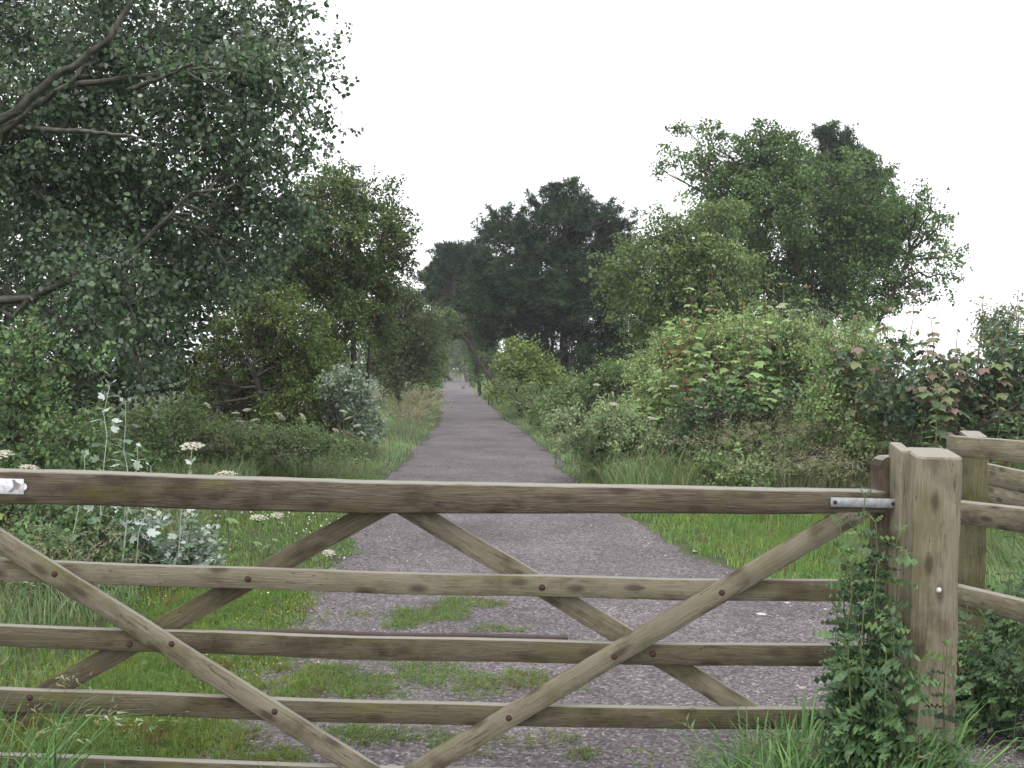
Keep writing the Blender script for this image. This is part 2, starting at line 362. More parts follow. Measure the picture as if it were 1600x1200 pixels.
# braces: front pair lie on the near face, rear pair on the far face
def brace(a, b, y, seed, h=.074, mat=None):
    p0, p1 = P(*a, y), P(*b, y)
    return beam('brace', [p0, (p0+p1)/2+np.array([0, 0, .002]), p1], [h]*3, .022, mat or WOOD, gate, seed=seed, seg=30, bev=.003)
brace((-120, 769), (585, 1212), GY-.012, 20)
brace((1352, 792), (640, 1212), GY-.012, 21)
brace((613, 783), (10, 1116), GY+.050, 22, mat=WOOD_DK)
brace((620, 783), (1196, 1126), GY+.050, 23)
pts = [P(348, 989, GY+.075), P(620, 996, GY+.075), P(887, 1000, GY+.075)]
beam('batten', pts, [.030]*3, .03, plain('rust_stained_batten', (.06, .038, .034), .8), gate, seed=30, bev=.002)
# stiles
def stile(px, ytop, ybot, y, wpx, t, seed, mat=DARKWOOD):
    a = P(px, ytop, y); b = P(px-(ybot-ytop)*.0225, ybot, y); b[0] = a[0]
    wd = wpx/FPX*y; T = t/2; n = 9; H = a[2]-b[2]
    prof = [(-wd/2, 0), (-wd/2, H-.035), (-wd/2+.008, H-.014), (-wd/2+.024, H-.002), (wd/2-.024, H), (wd/2-.008, H-.012), (wd/2, H-.035), (wd/2, 0)]
    rs = R_(seed); V = []; 
    for yy in (-T, T): V += [(x, yy, z) for x, z in prof]
    m_ = len(prof); F = [np.array([[k, (k+1) % m_, m_+(k+1) % m_, m_+k] for k in range(m_)])]
    me = bpy.data.meshes.new('stile'); 
    me.from_pydata(V, [], [list(range(m_))]+[list(range(m_, 2*m_))[::-1]]+[list(f)[::-1] for f in F[0]]); me.materials.append(mat)
    o = link('stile', me, gate, Vector(b)-gate.location); return o
stile(1387, 712, 1200, GY+.052, 37, .085, 3)
stile(-190, 690, 1235, GY+.052, 40, .085, 4)
for (px, py) in [(85, 897), (268, 1006), (429, 1112), (1128, 926), (960, 1026), (795, 1122)]:
    o, Q = bolt(gate, P(px, py, GY-.0235)); o.location = Vector(Q)-gate.location
for (px, py) in [(387, 905), (847, 918), (202, 1007), (1020, 1022), (46, 1090)]:
    o, Q = bolt(gate, P(px, py, GY-.0005)); o.location = Vector(Q)-gate.location
# steel strap at the latch end
def plate(name, a, b, h, t, mat, root, hole=0):
    me, mw = beam_mesh(name, [a, (a+b)/2, b], [h]*3, t, mat, bev=.0015, seg=6, rough=.0002)
    o = link(name, me, root); o.matrix_local = Matrix.Translation(-root.location) @ mw; return o
stp = plate('strap', P(1298, 784.5, GY-.032), P(1404, 787, GY-.032), .033, .006, GALV, gate)
for px, py in ((1305, 785), (1396, 787)):
    o, Q = bolt(gate, P(px, py, GY-.0355), r=.0075); o.location = Vector(Q)-gate.location
# printed label on the top rail (runs out of the picture to the left)
a, b = P(-120, 757, GY-.029), P(37, 760.5, GY-.029)
lab = plate('label', a, b, .054, .002, PAPER, gate)
def flat(name, polys, mats_, root, y):
    V = []; F = []
    for poly in polys:
        n = len(V); V += [P(px, py, y) for px, py in poly]; F.append(list(range(n, n+len(poly))))
    me = bpy.data.meshes.new(name); me.from_pydata([tuple(Vector(v)-root.location) for v in V], [], F); me.materials.append(mats_)
    return link(name, me, root)
tab = [(36.8, 756.5)]+[(37+5.2*math.sin(a_), 760.5-5.6*math.cos(a_)) for a_ in np.linspace(.3, 2.85, 9)]+[(36.8, 766)]
tb = flat('label_tab', [tab], PAPER, gate, GY-.0326)
flat('label_print', [[(18.5, 749.7), (22.8, 749.7), (26, 753.5), (31.5, 756), (29.5, 761), (26.5, 765.5), (24, 763), (20, 766.5), (18, 769), (13, 769), (17, 764.5), (21, 761), (21, 757)]], INK, gate, GY-.0332)
flat('label_print', [[(28.5, 756), (31.6, 756), (31, 760), (28.5, 764), (26.5, 763), (28, 759)]], PINK, gate, GY-.0337)
flat('label_print', [[(6.2, 758), (6.9, 758), (6.9, 764), (6.2, 764)], [(2.5, 759.5), (2.9, 759.5), (2.9, 762.5), (2.5, 762.5)]], INK, gate, GY-.0332)

# gate post (right): thick square post with weathered bevelled edges
def post(name, c, wd, dp, z0, z1, mat, root, seed, bev=.012, slope=.012, lean=0.0, seg=26, rough=.0018):
    rs = R_(seed); A, B = wd/2, dp/2; b = bev; V = []
    zs = np.linspace(z0, z1, seg+1)
    wav = np.cumsum(rs.normal(0, .0008, (seg+1, 2)), 0)
    for i, z in enumerate(zs):
        cs = [(-A+b, -B), (A-b, -B), (A, -B+b), (A, B-b), (A-b, B), (-A+b, B), (-A, B-b), (-A, -B+b)]
        j = rs.normal(0, rough*.35, (8, 2))
        for k, q in enumerate(cs):
            top = (slope*(q[1]/B) if i == seg else 0)
            V.append((q[0]+j[k, 0]+wav[i, 0]+lean*(z-z0), q[1]+j[k, 1]+wav[i, 1], z+top))
    n = len(V); ins = [(q[0]*.93, q[1]*.93) for q in cs]
    for k, q in enumerate(ins): V.append((q[0]+wav[-1, 0]+lean*(z1-z0), q[1]+wav[-1, 1], z1+.006+slope*(q[1]/B)))
    F = [(i*8+k, i*8+(k+1) % 8, (i+1)*8+(k+1) % 8, (i+1)*8+k) for i in range(seg+1) for k in range(8)]
    me = bpy.data.meshes.new(name); me.from_pydata(V, [], F+[tuple(range(n, n+8))]+[tuple(range(8))[::-1]]); me.materials.append(mat)
    return link(name, me, root, Vector((c[0], c[1], 0))-Vector((root.location[0], root.location[1], 0)))
pc = at(1464, 900, 3.42)
gpost = thing('gate_post', (pc[0], 3.42, 0), 'thick square sawn timber gate post with white bolt cap beside the latch', 'post')
post('post', (at(1464.5, 900, 3.345)[0], 3.42), .158, .15, -.1, 1.338, POSTWOOD, gpost, 7, bev=.02)
sp = at(1415, 900, 3.455)
post('closing_strip', (at(1413.5, 900, 3.415)[0], 3.47), .041, .11, -.1, 1.352, POSTWOOD, gpost, 8, bev=.006)
o, Q = bolt(gpost, at(1467, 922, 3.342), CAPW, r=.010, name='bolt_cap'); o.location = Vector(Q)-gpost.location
hp = at(-300, 900, 3.5)
hpost = thing('gate_post', (hp[0], 3.55, 0), 'thick square timber gate post carrying the hinge end of the field gate', 'post')
post('post', (hp[0], 3.55), .19, .19, -.1, 1.42, POSTWOOD, hpost, 9, bev=.016)

# post and rail fence on the right
def fence_rail(root, a, b, h, t, seed, ext=0.0, name='rail'):
    a = np.array(a); b = np.array(b); b = b+(b-a)*ext
    return beam(name, [a, (a+b)/2, b], [h]*3, t, FENCEWOOD, root, seed=seed, seg=16, bev=.004)
fx = at(1522, 800, 4.55)
fen = thing('rail_fence', (fx[0], 4.55, 0), 'mossy timber post and rail fence running off to the right behind the square gate post', 'fence')
post('post', (fx[0], 4.57), .098, .10, -.1, 1.6-(680-592)/FPX*4.55, MOSSWOOD, fen, 12, bev=.01)
fence_rail(fen, at(1484, 696, 4.50), at(1600, 706, 4.12), .092, .036, 41, 2.2)
fence_rail(fen, at(1497, 799, 4.50), at(1600, 812, 4.12), .104, .036, 42, 2.2)
fence_rail(fen, at(1495, 928, 4.50), at(1600, 955, 4.12), .095, .036, 43, 2.2)
e2 = at(1600, 706, 4.12)-at(1484, 696, 4.50); q = at(1484, 696, 4.50)+e2*3.0
post('post', (q[0]+.06, q[1]+.03), .11, .11, -.1, 1.42, POSTWOOD, fen, 13, bev=.01)
q2 = at(1570, 800, 5.6)
bw = thing('board_fence', (q2[0], 5.6, 0), 'two close weathered boards seen beyond the mossy rail fence', 'fence')
fence_rail(bw, at(1536, 739, 5.75), at(1600, 753, 5.35), .118, .03, 45, 3, 'board')
fence_rail(bw, at(1537, 767, 5.75), at(1600, 784, 5.35), .098, .03, 46, 3, 'board')
q3 = at(1536, 739, 5.8); post('post', (q3[0]-.02, 5.85), .11, .11, -.1, q3[2]+.1, POSTWOOD, bw, 14, bev=.01)
q4 = at(1536, 739, 5.75)+(at(1600, 753, 5.35)-at(1536, 739, 5.75))*3.8
post('post', (q4[0]+.07, q4[1]+.1), .11, .11, -.1, q3[2]+.1, POSTWOOD, bw, 15, bev=.01)

# ================================================================== vegetation
def rotframe(tip, nrm):
    y = unit(tip); z = nrm-y*np.sum(nrm*y, -1, keepdims=True); z = unit(z); x = np.cross(y, z)
    return np.stack([x, y, z], -1)                                     # columns side, tip, normal
def cloud(tv, tf, Pos, Rm, s, c):
    """instances of template (tv,tf) merged; returns V,F,C"""
    n = len(Pos); k = len(tv)
    V = np.einsum('nij,kj->nki', Rm, tv)*np.asarray(s).reshape(-1, 1, 1)+Pos[:, None, :]
    F = (tf[None]+(np.arange(n)*k)[:, None, None]).reshape(-1, tf.shape[1])
    C = np.repeat(c[:, None, :], k, 1).reshape(-1, 3)
    return V.reshape(-1, 3), F, C
def joinc(parts):
    V = []; F = []; C = []; n = 0
    for v, f, c in parts:
        V.append(v); F.append(f+n); C.append(c); n += len(v)
    return np.concatenate(V), np.concatenate(F), np.concatenate(C)
# leaf templates: unit length along +y, normal +z
T_LEAF = (np.array([[0, 0, 0], [-.30, .45, .07], [0, 1, -.04], [.30, .45, .07]]), np.array([[0, 2, 1], [0, 3, 2]]))
T_OVAL = (np.array([[0, 0, 0], [-.30, .3, .06], [-.27, .66, .04], [0, 1, -.08], [.27, .66, .04], [.30, .3, .06], [0, .5, 0]]), np.array([[0, 6, 1], [1, 6, 2], [2, 6, 3], [3, 6, 4], [4, 6, 5], [5, 6, 0]]))
T_POP = (np.array([[0, 0, 0], [-.38, .22, .05], [-.42, .52, .08], [-.2, .75, .02], [0, 1, -.08], [.22, .72, .02], [.42, .5, .08], [.36, .2, .05]]), np.array([[0, 2, 1], [0, 3, 2], [0, 4, 3], [0, 5, 4], [0, 6, 5], [0, 7, 6]]))
T_POPLO = (np.array([[0, 0, 0], [-.4, .35, .07], [-.12, .9, -.04], [.12, .95, -.04], [.4, .35, .07]]), np.array([[0, 2, 1], [0, 3, 2], [0, 4, 3]]))
def palmate(lobes, notch=.45, drop=.22, sd=1):
    """lobed leaf as a fan with drooping tips"""
    rs = R_(sd); pts = []
    for i, (ang, ln, wd) in enumerate(lobes):
        a = math.radians(ang)
        for da, rr in ((-wd, ln*.72), (-wd*.45, ln*.86), (0, ln), (wd*.45, ln*.86), (wd, ln*.72)):
            b = a+math.radians(da); pts.append((math.sin(b)*rr, math.cos(b)*rr))
        if i < len(lobes)-1:
            b = math.radians((ang+lobes[i+1][0])/2); pts.append((math.sin(b)*notch, math.cos(b)*notch))
    V = [(0, .30, .02), (0, 0, 0)]
    for x, y in pts:
        r2 = x*x+y*y; V.append((x*.95, y*.95+.30, -drop*r2+.03*math.cos(9*math.atan2(x, y))))
    n = len(pts); F = [(0, 2+k+1, 2+k) for k in range(n-1)]+[(0, 2, 1), (0, 1, 1+n)]
    V = np.array(V); V[:, 1] *= .8
    return V, np.array(F)
T_SYC = palmate([(-112, .56, 17), (-56, .78, 17), (0, .9, 18), (56, .78, 17), (112, .56, 17)], .56, .3)
T_SILV = palmate([(-95, .48, 15), (-45, .66, 15), (0, .9, 17), (45, .66, 15), (95, .48, 15)], .44, .1)
def thistle():
    V = [(0, 0, 0)]; n = 7; L_ = []; R2 = []
    for i in range(n):
        t_ = i/(n-1); wv = .2*math.sin(math.pi*(.12+.85*t_)); zig = 1.55 if i % 2 else .5
        zz = .09*(1 if i % 2 else -1)
        L_.append((-wv*zig, .06+.9*t_, zz)); R2.append((wv*zig, .06+.9*t_, -zz))
    C_ = [(0, .06+.9*i/(n-1), 0) for i in range(n)]
    V = L_+C_+R2+[(0, 0, 0), (0, 1.05, -.1)]
    F = []
    for i in range(n-1):
        F += [(i, n+i, n+i+1), (i, n+i+1, i+1), (n+i, 2*n+i, 2*n+i+1), (n+i, 2*n+i+1, n+i+1)]
    F += [(3*n, n, 0), (3*n, 2*n, n), (n-1, 2*n-1, 3*n+1), (2*n-1, 3*n-1, 3*n+1)]
    return np.array(V), np.array(F)[:, ::-1]
T_THIS = thistle()
def tuft(nn=6, ln=1.0, wd=.09, spread=.75, sd=0):
    rs = R_(sd); V = []; F = []
    for i in range(nn):
        a = 2*math.pi*i/nn+rs.uniform(-.3, .3); e = rs.uniform(.2, spread)
        d = np.array([math.sin(e)*math.cos(a), math.cos(e), math.sin(e)*math.sin(a)]); s = unit(np.cross(d, rs.normal(size=3)))
        n = len(V); V += [list(-s*wd/2), list(s*wd/2), list(d*ln*rs.uniform(.8, 1.1))]; F.append((n, n+1, n+2))
    return np.array(V), np.array(F)
T_TUFT = tuft(6, 1.0, .15, 1.1)

def tubes(segs, sides=4):
    """segs: list of (p0, p1, r0, r1) -> V, F (quads)"""
    s = np.array([np.concatenate([a, b, [c, d]]) for a, b, c, d in segs])
    p0, p1, r0, r1 = s[:, :3], s[:, 3:6], s[:, 6], s[:, 7]
    d = unit(p1-p0); h = np.where(np.abs(d[:, 2:3]) > .9, np.array([[1.0, 0, 0]]), np.array([[0, 0, 1.0]]))
    u = unit(np.cross(d, h)); v = np.cross(d, u)
    a = np.linspace(0, 2*np.pi, sides, endpoint=False)
    ring = u[:, None]*np.cos(a)[None, :, None]+v[:, None]*np.sin(a)[None, :, None]
    V = np.concatenate([p0[:, None]+ring*r0[:, None, None], p1[:, None]+ring*r1[:, None, None]], 1).reshape(-1, 3)
    k = np.arange(sides); F = np.stack([k, (k+1) % sides, sides+(k+1) % sides, sides+k], 1)
    F = (F[None]+(np.arange(len(s))*2*sides)[:, None, None]).reshape(-1, 4)
    return V, F
def curve_segs(p0, p1, r0, r1, rs, n=5, wob=.08, sag=0.0):
    p0 = np.array(p0, float); p1 = np.array(p1, float); ln = np.linalg.norm(p1-p0); pts = []
    for i in range(n+1):
        t_ = i/n; q = p0+(p1-p0)*t_
        if 0 < i < n: q = q+rs.normal(0, wob*ln/3, 3)
        q = q+np.array([0, 0, -sag*ln*4*t_*(1-t_)]); pts.append(q)
    return [(pts[i], pts[i+1], r0+(r1-r0)*i/n, r0+(r1-r0)*(i+1)/n) for i in range(n)], pts
def colvar(pal, n, rs, var=.18):
    pal = np.array(pal, float); wts = pal[:, 3]/pal[:, 3].sum(); i = rs.choice(len(pal), n, p=wts)
    return pal[i, :3]*(1+rs.normal(0, var, (n, 1)))*(1+rs.normal(0, .05, (n, 3)))

def blobs_px(D, lst, dj=.9, rs=None):
    """(px, py, rpx[, density factor[, depth offset]]) -> world blobs"""
    o = []
    for b in lst:
        px, py, r = b[:3]; den = b[3] if len(b) > 3 else 1.0; d = D+(b[4] if len(b) > 4 else rs.uniform(-dj, dj))
        o.append((at(px, py, d), r/FPX*d, den))
    return o
def crown_points(blobs, rs, dens, csig, per, flat=.8, nleaf=None, lift=.25):
    if nleaf: dens = nleaf/per/sum(b[2]*b[1]**2 for b in blobs)
    """clusters in blob volumes, biased to the shell; returns leaf positions, outward dirs, cluster centres with owner"""
    CP = []; own = []
    for i, (c, r, den) in enumerate(blobs):
        n = max(3, int(dens*den*r*r)); d = unit(rs.normal(size=(n, 3))); u = rs.uniform(0, 1, (n, 1))**.42
        q = c+d*u*r*np.array([1, 1, .95])*(1+.12*rs.normal(size=(n, 1)))
        CP.append(q); own += [i]*n
    CP = np.concatenate(CP); own = np.array(own)
    ok = CP[:, 2] > .12; CP = CP[ok]; own = own[ok]
    cen = np.array([b[0] for b in blobs])[own]
    k = rs.poisson(per*rs.uniform(.3, 1.7, len(CP))); idx = np.repeat(np.arange(len(CP)), k)
    sg = csig*rs.uniform(.6, 1.3, (len(CP), 1))
    od = unit(CP-cen+np.array([0, 0, .02])); sh = unit(od*.8+rs.normal(size=CP.shape)*.75+np.array([0, 0, lift])); tt = rs.uniform(-.25, 1, (len(idx), 1)); ln = csig*2.3*rs.uniform(.5, 1.5, (len(CP), 1))
    Pp = CP[idx]+sh[idx]*ln[idx]*tt+np.array([0, 0, -1.0])*(ln[idx]*tt*tt*.25)+rs.normal(size=(len(idx), 3))*sg[idx]*(.62-.36*np.clip(tt, 0, 1))*np.array([1, 1, flat])
    outw = unit(Pp-cen[idx]+np.array([0, 0, .001]))
    return Pp, outw, CP, own, idx
def leaf_frames(outw, rs, up=.55, out_=.5, rnd=.8, droop=.35):
    n = len(outw)
    nrm = unit(outw*out_+np.array([0, 0, up])+rs.normal(size=(n, 3))*rnd)
    tip = unit(outw*.5+rs.normal(size=(n, 3))-np.array([0, 0, droop]))
    return rotframe(tip, nrm)

NLEAF = {101: 10000, 102: 10000, 103: 17000, 104: 7000, 105: 4500, 106: 7000, 107: 9000, 110: 3000, 111: 3000, 112: 2500, 113: 2500, 114: 2500, 120: 36000, 121: 16000, 122: 10000, 130: 84000, 131: 38000, 132: 4500, 133: 7000,
         140: 24000, 141: 46000, 142: 18000, 143: 11000, 144: 44000, 145: 7000, 150: 70000, 160: 12000, 161: 6000, 162: 14000, 170: 14000, 171: 40000, 172: 8000, 173: 9000, 174: 16000, 175: 17000, 176: 6000, 178: 11000, 177: 9000, 180: 2500, 181: 2500, 550: 600, 551: 2200}
def tree(name, label, cat, base, D, lst, pal, leaf, mat, size, dens, csig, per, seed, bark=BARK, trunk_r=.12, fork=None, trunks=None, group=None,
         up=.55, out_=.5, rnd=.8, droop=.35, dj=.9, nparts=0, limb_r=None, twig_r=.006, tmpl_part=None, stuffname='crown', cvar=.18, twigs=True, clumpvar=.12, lumpy=None):
    rs = R_(seed); base = np.array(base, float)
    root = thing(name, base, label, cat, group)
    bl = blobs_px(D, lst, dj, rs)
    Pp, outw, CP, own, idx = crown_points(bl, rs, dens, csig, per, nleaf=NLEAF.get(seed))
    Pp[:, 2] = np.maximum(Pp[:, 2], .05)
    Rm = leaf_frames(outw, rs, up, out_, rnd, droop); s = size*rs.uniform(.65, 1.2, len(Pp))
    c = colvar(pal, len(Pp), rs, cvar)*(1+clumpvar*rs.normal(size=(len(CP), 1)))[idx]
    c = np.clip(c, .008, .8)
    keep = np.ones(len(Pp), bool)
    if nparts:
        d_ = np.linalg.norm(Pp-CAM, axis=1)+rs.uniform(0, 2.0, len(Pp)); v = Pp-CAM; dep = v@Fw; ix = v@Rt/dep*FPX+800; iy = 600-v@Up/dep*FPX
        d_ = np.where((ix > 0) & (ix < 1600) & (iy > 0) & (iy < 760), d_, 1e6); near = np.argsort(d_)[:nparts]
        keep[near] = False
        tv, tf = tmpl_part or leaf; cols = colvar(pal, 4, rs, .15)
        mes = [mesh(name+'_leaf', tv, tf, mat, np.repeat(cc[None], len(tv), 0)) for cc in cols]
        for j in near:
            o = link('leaf', mes[j % 4], root); A = np.eye(4); A[:3, :3] = Rm[j]*s[j]*1.1; A[:3, 3] = Pp[j]-base
            o.matrix_local = Matrix(A.tolist())
    V, F, C = cloud(leaf[0], leaf[1], Pp[keep], Rm[keep], s[keep], c[keep])
    o = link(stuffname, mesh(stuffname, V-base, F, mat, C), root)
    if nparts: tag(o, kind='stuff')
    # trunk(s), limbs, twigs
    segs = []
    fork = np.array(fork if fork is not None else bl[0][0]*np.array([1, 1, .5])+np.array([0, 0, .3]))
    tr = trunks or [(base, fork, trunk_r, trunk_r*.6)]
    ends = []
    for a, b, r0, r1 in tr:
        sgs, pts = curve_segs(a, b, r0, r1, rs, 7, .028); segs += sgs; ends.append((np.array(b), r1)); ends += [(pts[5], r1*1.15), (pts[6], r1*1.1)]
    for i, (c_, r_, den) in enumerate(bl):
        e_ = min(ends, key=lambda q: np.linalg.norm(q[0]-c_)); lr = limb_r or trunk_r*.4
        sgs, pts = curve_segs(e_[0], c_, min(lr, e_[1]), lr*.3, rs, 5, .12); segs += sgs
        if twigs:
            mine = CP[own == i]
            for q in mine[::1]:
                k = pts[rs.randint(2, 6)]; mid = k+(q-k)*.55+rs.normal(0, .06, 3)*r_
                segs += [(k, mid, twig_r*1.5, twig_r), (mid, q, twig_r, twig_r*.5)]
    V, F = tubes(segs, 5 if len(segs) < 1500 else 3)
    link('trunk', mesh('trunk', V-base, F, bark, smooth=True), root)
    return root, CP

g0 = lambda px, py, D: np.array([at(px, py, D)[0], D, float(gz(at(px, py, D)[0], D))])
PAL_POP = [(0.052, 0.102, 0.037, 5), (0.078, 0.142, 0.052, 3), (0.036, 0.072, 0.028, 4), (0.14, 0.2, 0.095, 1), (0.45, 0.5, 0.42, 0.1)]
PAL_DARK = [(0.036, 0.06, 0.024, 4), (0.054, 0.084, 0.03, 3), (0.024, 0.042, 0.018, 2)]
PAL_HAW = [(0.085, 0.14, 0.04, 4), (0.06, 0.105, 0.033, 3), (0.17, 0.21, 0.055, 2), (0.2, 0.15, 0.06, 0.3)]
PAL_HAWY = [(0.12, 0.18, 0.045, 4), (0.085, 0.14, 0.04, 3), (0.19, 0.23, 0.055, 1.5), (0.22, 0.14, 0.07, 0.5)]
PAL_PINE = [(0.036, 0.066, 0.03, 4), (0.058, 0.095, 0.043, 3), (0.022, 0.042, 0.022, 3)]
PAL_BIG = [(0.1, 0.175, 0.055, 4), (0.135, 0.215, 0.07, 3), (0.07, 0.125, 0.04, 2)]
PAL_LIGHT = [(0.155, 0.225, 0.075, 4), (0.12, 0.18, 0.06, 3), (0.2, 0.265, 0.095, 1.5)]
PAL_NET = [(0.17, 0.26, 0.095, 4), (0.23, 0.33, 0.12, 3), (0.125, 0.195, 0.075, 3)]
PAL_BRAM = [(0.11, 0.195, 0.07, 4), (0.145, 0.24, 0.085, 3), (0.085, 0.14, 0.055, 3), (0.24, 0.27, 0.09, 0.5)]

hzm = bpy.data.materials.new('thin_haze'); hzm.use_nodes = True; t = hzm.node_tree; t.nodes.clear()
pv = N(t, 'ShaderNodeVolumePrincipled'); pv.inputs['Color'].default_value = (.93, .95, 1, 1); pv.inputs['Density'].default_value = HAZE; pv.inputs['Anisotropy'].default_value = .2
ho = N(t, 'ShaderNodeOutputMaterial'); L(t, pv.outputs[0], ho.inputs['Volume'])
hv = np.array([(x, y, z) for z in (-1.6, 15.5) for y in (-66, 706) for x in (-506, 506)], float)
hf = np.array([[0, 2, 3, 1], [4, 5, 7, 6], [0, 1, 5, 4], [2, 6, 7, 3], [0, 4, 6, 2], [1, 3, 7, 5]])
if HAZE: tag(link('haze', mesh('haze', hv, hf, hzm)), kind='stuff')

# ---- far end: trees arching over the path (pale with distance only through real air)
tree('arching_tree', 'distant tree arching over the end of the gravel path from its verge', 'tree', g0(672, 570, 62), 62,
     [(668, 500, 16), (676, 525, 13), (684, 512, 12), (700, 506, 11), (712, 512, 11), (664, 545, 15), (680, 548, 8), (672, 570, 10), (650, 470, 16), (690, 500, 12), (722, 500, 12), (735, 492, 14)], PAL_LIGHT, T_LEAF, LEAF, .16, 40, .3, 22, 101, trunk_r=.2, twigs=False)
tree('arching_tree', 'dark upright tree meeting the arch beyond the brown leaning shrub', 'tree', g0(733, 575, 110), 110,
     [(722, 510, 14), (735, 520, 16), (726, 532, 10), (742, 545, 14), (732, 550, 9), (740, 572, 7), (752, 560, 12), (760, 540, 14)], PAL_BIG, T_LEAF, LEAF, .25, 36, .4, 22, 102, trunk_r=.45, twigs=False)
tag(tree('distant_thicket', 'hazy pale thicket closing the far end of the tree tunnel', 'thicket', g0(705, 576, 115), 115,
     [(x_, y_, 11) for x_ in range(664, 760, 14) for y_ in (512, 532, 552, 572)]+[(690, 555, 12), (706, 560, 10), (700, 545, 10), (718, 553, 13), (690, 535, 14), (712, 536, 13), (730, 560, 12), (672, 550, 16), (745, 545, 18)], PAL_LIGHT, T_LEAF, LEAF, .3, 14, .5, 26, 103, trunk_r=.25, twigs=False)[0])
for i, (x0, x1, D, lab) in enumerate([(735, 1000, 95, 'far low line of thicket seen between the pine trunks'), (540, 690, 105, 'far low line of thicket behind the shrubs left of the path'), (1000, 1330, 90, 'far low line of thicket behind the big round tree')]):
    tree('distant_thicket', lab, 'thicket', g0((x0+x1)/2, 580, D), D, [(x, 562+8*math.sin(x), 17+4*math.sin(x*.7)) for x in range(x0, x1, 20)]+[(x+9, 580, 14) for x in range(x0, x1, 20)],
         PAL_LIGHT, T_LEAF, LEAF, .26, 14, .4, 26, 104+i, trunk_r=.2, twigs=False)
for i, (px, D, lab, rad) in enumerate([(620, 75, 'distant dense tree behind the silver-tipped shrubs left of the tunnel', 34), (560, 95, 'furthest rounded tree in the belt left of the tunnel mouth', 40),
                                      (830, 80, 'distant low tree glimpsed under the big pine crown', 26), (960, 75, 'distant round tree behind the pine trunks', 30), (1080, 70, 'distant tree hidden low behind the pale weeping tree', 30)]):
    tree('distant_tree', lab, 'tree', g0(px, 580, D), D, [(px, 530, rad), (px+rad*.8, 548, rad*.7), (px-rad*.8, 545, rad*.75), (px+4, 560, rad*.8), (px+rad, 572, rad*.5), (px-rad, 572, rad*.5)],
         PAL_BIG, T_LEAF, LEAF, .22, 22, .35, 20, 110+i, trunk_r=.25, twigs=False)

tree('hedge_tree', 'dark leafy tree closing the right side of the tunnel mouth behind the leaning shrub', 'tree', g0(752, 585, 56), 56,
     [(742, 518, 15), (752, 540, 16), (738, 548, 9), (740, 566, 9), (758, 568, 14), (736, 500, 13), (728, 494, 10), (765, 550, 14), (746, 580, 8), (775, 575, 12)], PAL_BIG, T_LEAF, LEAF, .16, 40, .3, 22, 107, trunk_r=.12, twigs=False)
# ---- pines
PINE = dict(leaf=T_TUFT, mat=NEEDLE, up=.3, out_=.9, rnd=.6, droop=-.55, bark=PINEBARK)
b1 = g0(884, 600, 36)
tree('pine_tree', 'large dark pine with spreading crown over the right side of the path', 'tree', b1, 36,
     [(882, 303, 24), (862, 322, 28), (898, 330, 28), (835, 335, 24), (880, 360, 48), (800, 372, 38), (772, 352, 24), (758, 372, 14), (930, 345, 26), (952, 332, 18), (970, 355, 22), (985, 350, 10), (835, 400, 50),
      (920, 400, 52), (775, 420, 38), (970, 400, 34), (752, 450, 38), (820, 450, 52), (890, 450, 52), (960, 450, 44), (1000, 440, 30), (735, 490, 28), (780, 500, 34), (840, 505, 38), (900, 505, 36), (960, 505, 34),
      (1010, 490, 28), (850, 555, 28), (900, 560, 28), (950, 560, 28), (990, 550, 26), (870, 590, 16), (930, 590, 18), (800, 470, 40), (700+130, 480, 44), (880, 470, 46), (940, 470, 44), (815, 545, 18), (765, 525, 16), (925, 535, 20), (1000, 540, 22)],
     PAL_PINE, size=.22, dens=26, csig=.2, per=26, seed=120, trunk_r=.24, limb_r=.09, twig_r=.014, clumpvar=.2,
     trunks=[(b1, at(880, 400, 36), .23, .09), (b1+[.6, .3, 0], at(905, 420, 36.4), .18, .07), (b1-[.5, -.4, 0], at(850, 440, 36), .15, .06), (b1+[1.6, 1, 0], at(940, 450, 37), .14, .05)], **PINE)
b2 = g0(792, 590, 48)
tree('pine_tree', 'smaller dark pine leaning towards the path behind the large one', 'tree', b2, 48,
     [(712, 398, 14), (728, 396, 12), (700, 402, 16), (690, 398, 9), (738, 405, 14), (690, 430, 22), (722, 425, 26), (668, 436, 10), (750, 430, 18), (680, 458, 18), (712, 460, 28), (740, 465, 22), (705, 492, 20), (735, 500, 24), (760, 500, 20), (718, 515, 12)],
     PAL_PINE, size=.26, dens=22, csig=.24, per=24, seed=121, trunk_r=.12, limb_r=.08, twig_r=.016, clumpvar=.2, **PINE)
b3 = g0(1300, 560, 33)
tree('pine_tree', 'blue-green conifer tip showing above and behind the big round tree', 'tree', b3, 33,
     [(1296, 208, 14), (1305, 222, 20), (1320, 240, 24), (1350, 262, 16), (1340, 285, 30), (1368, 300, 18), (1300, 270, 34), (1380, 330, 24), (1330, 330, 40), (1392, 360, 18), (1350, 380, 40)],
     PAL_PINE, size=.24, dens=22, csig=.2, per=22, seed=122, trunk_r=.2, limb_r=.07, twig_r=.014, clumpvar=.18, **PINE)

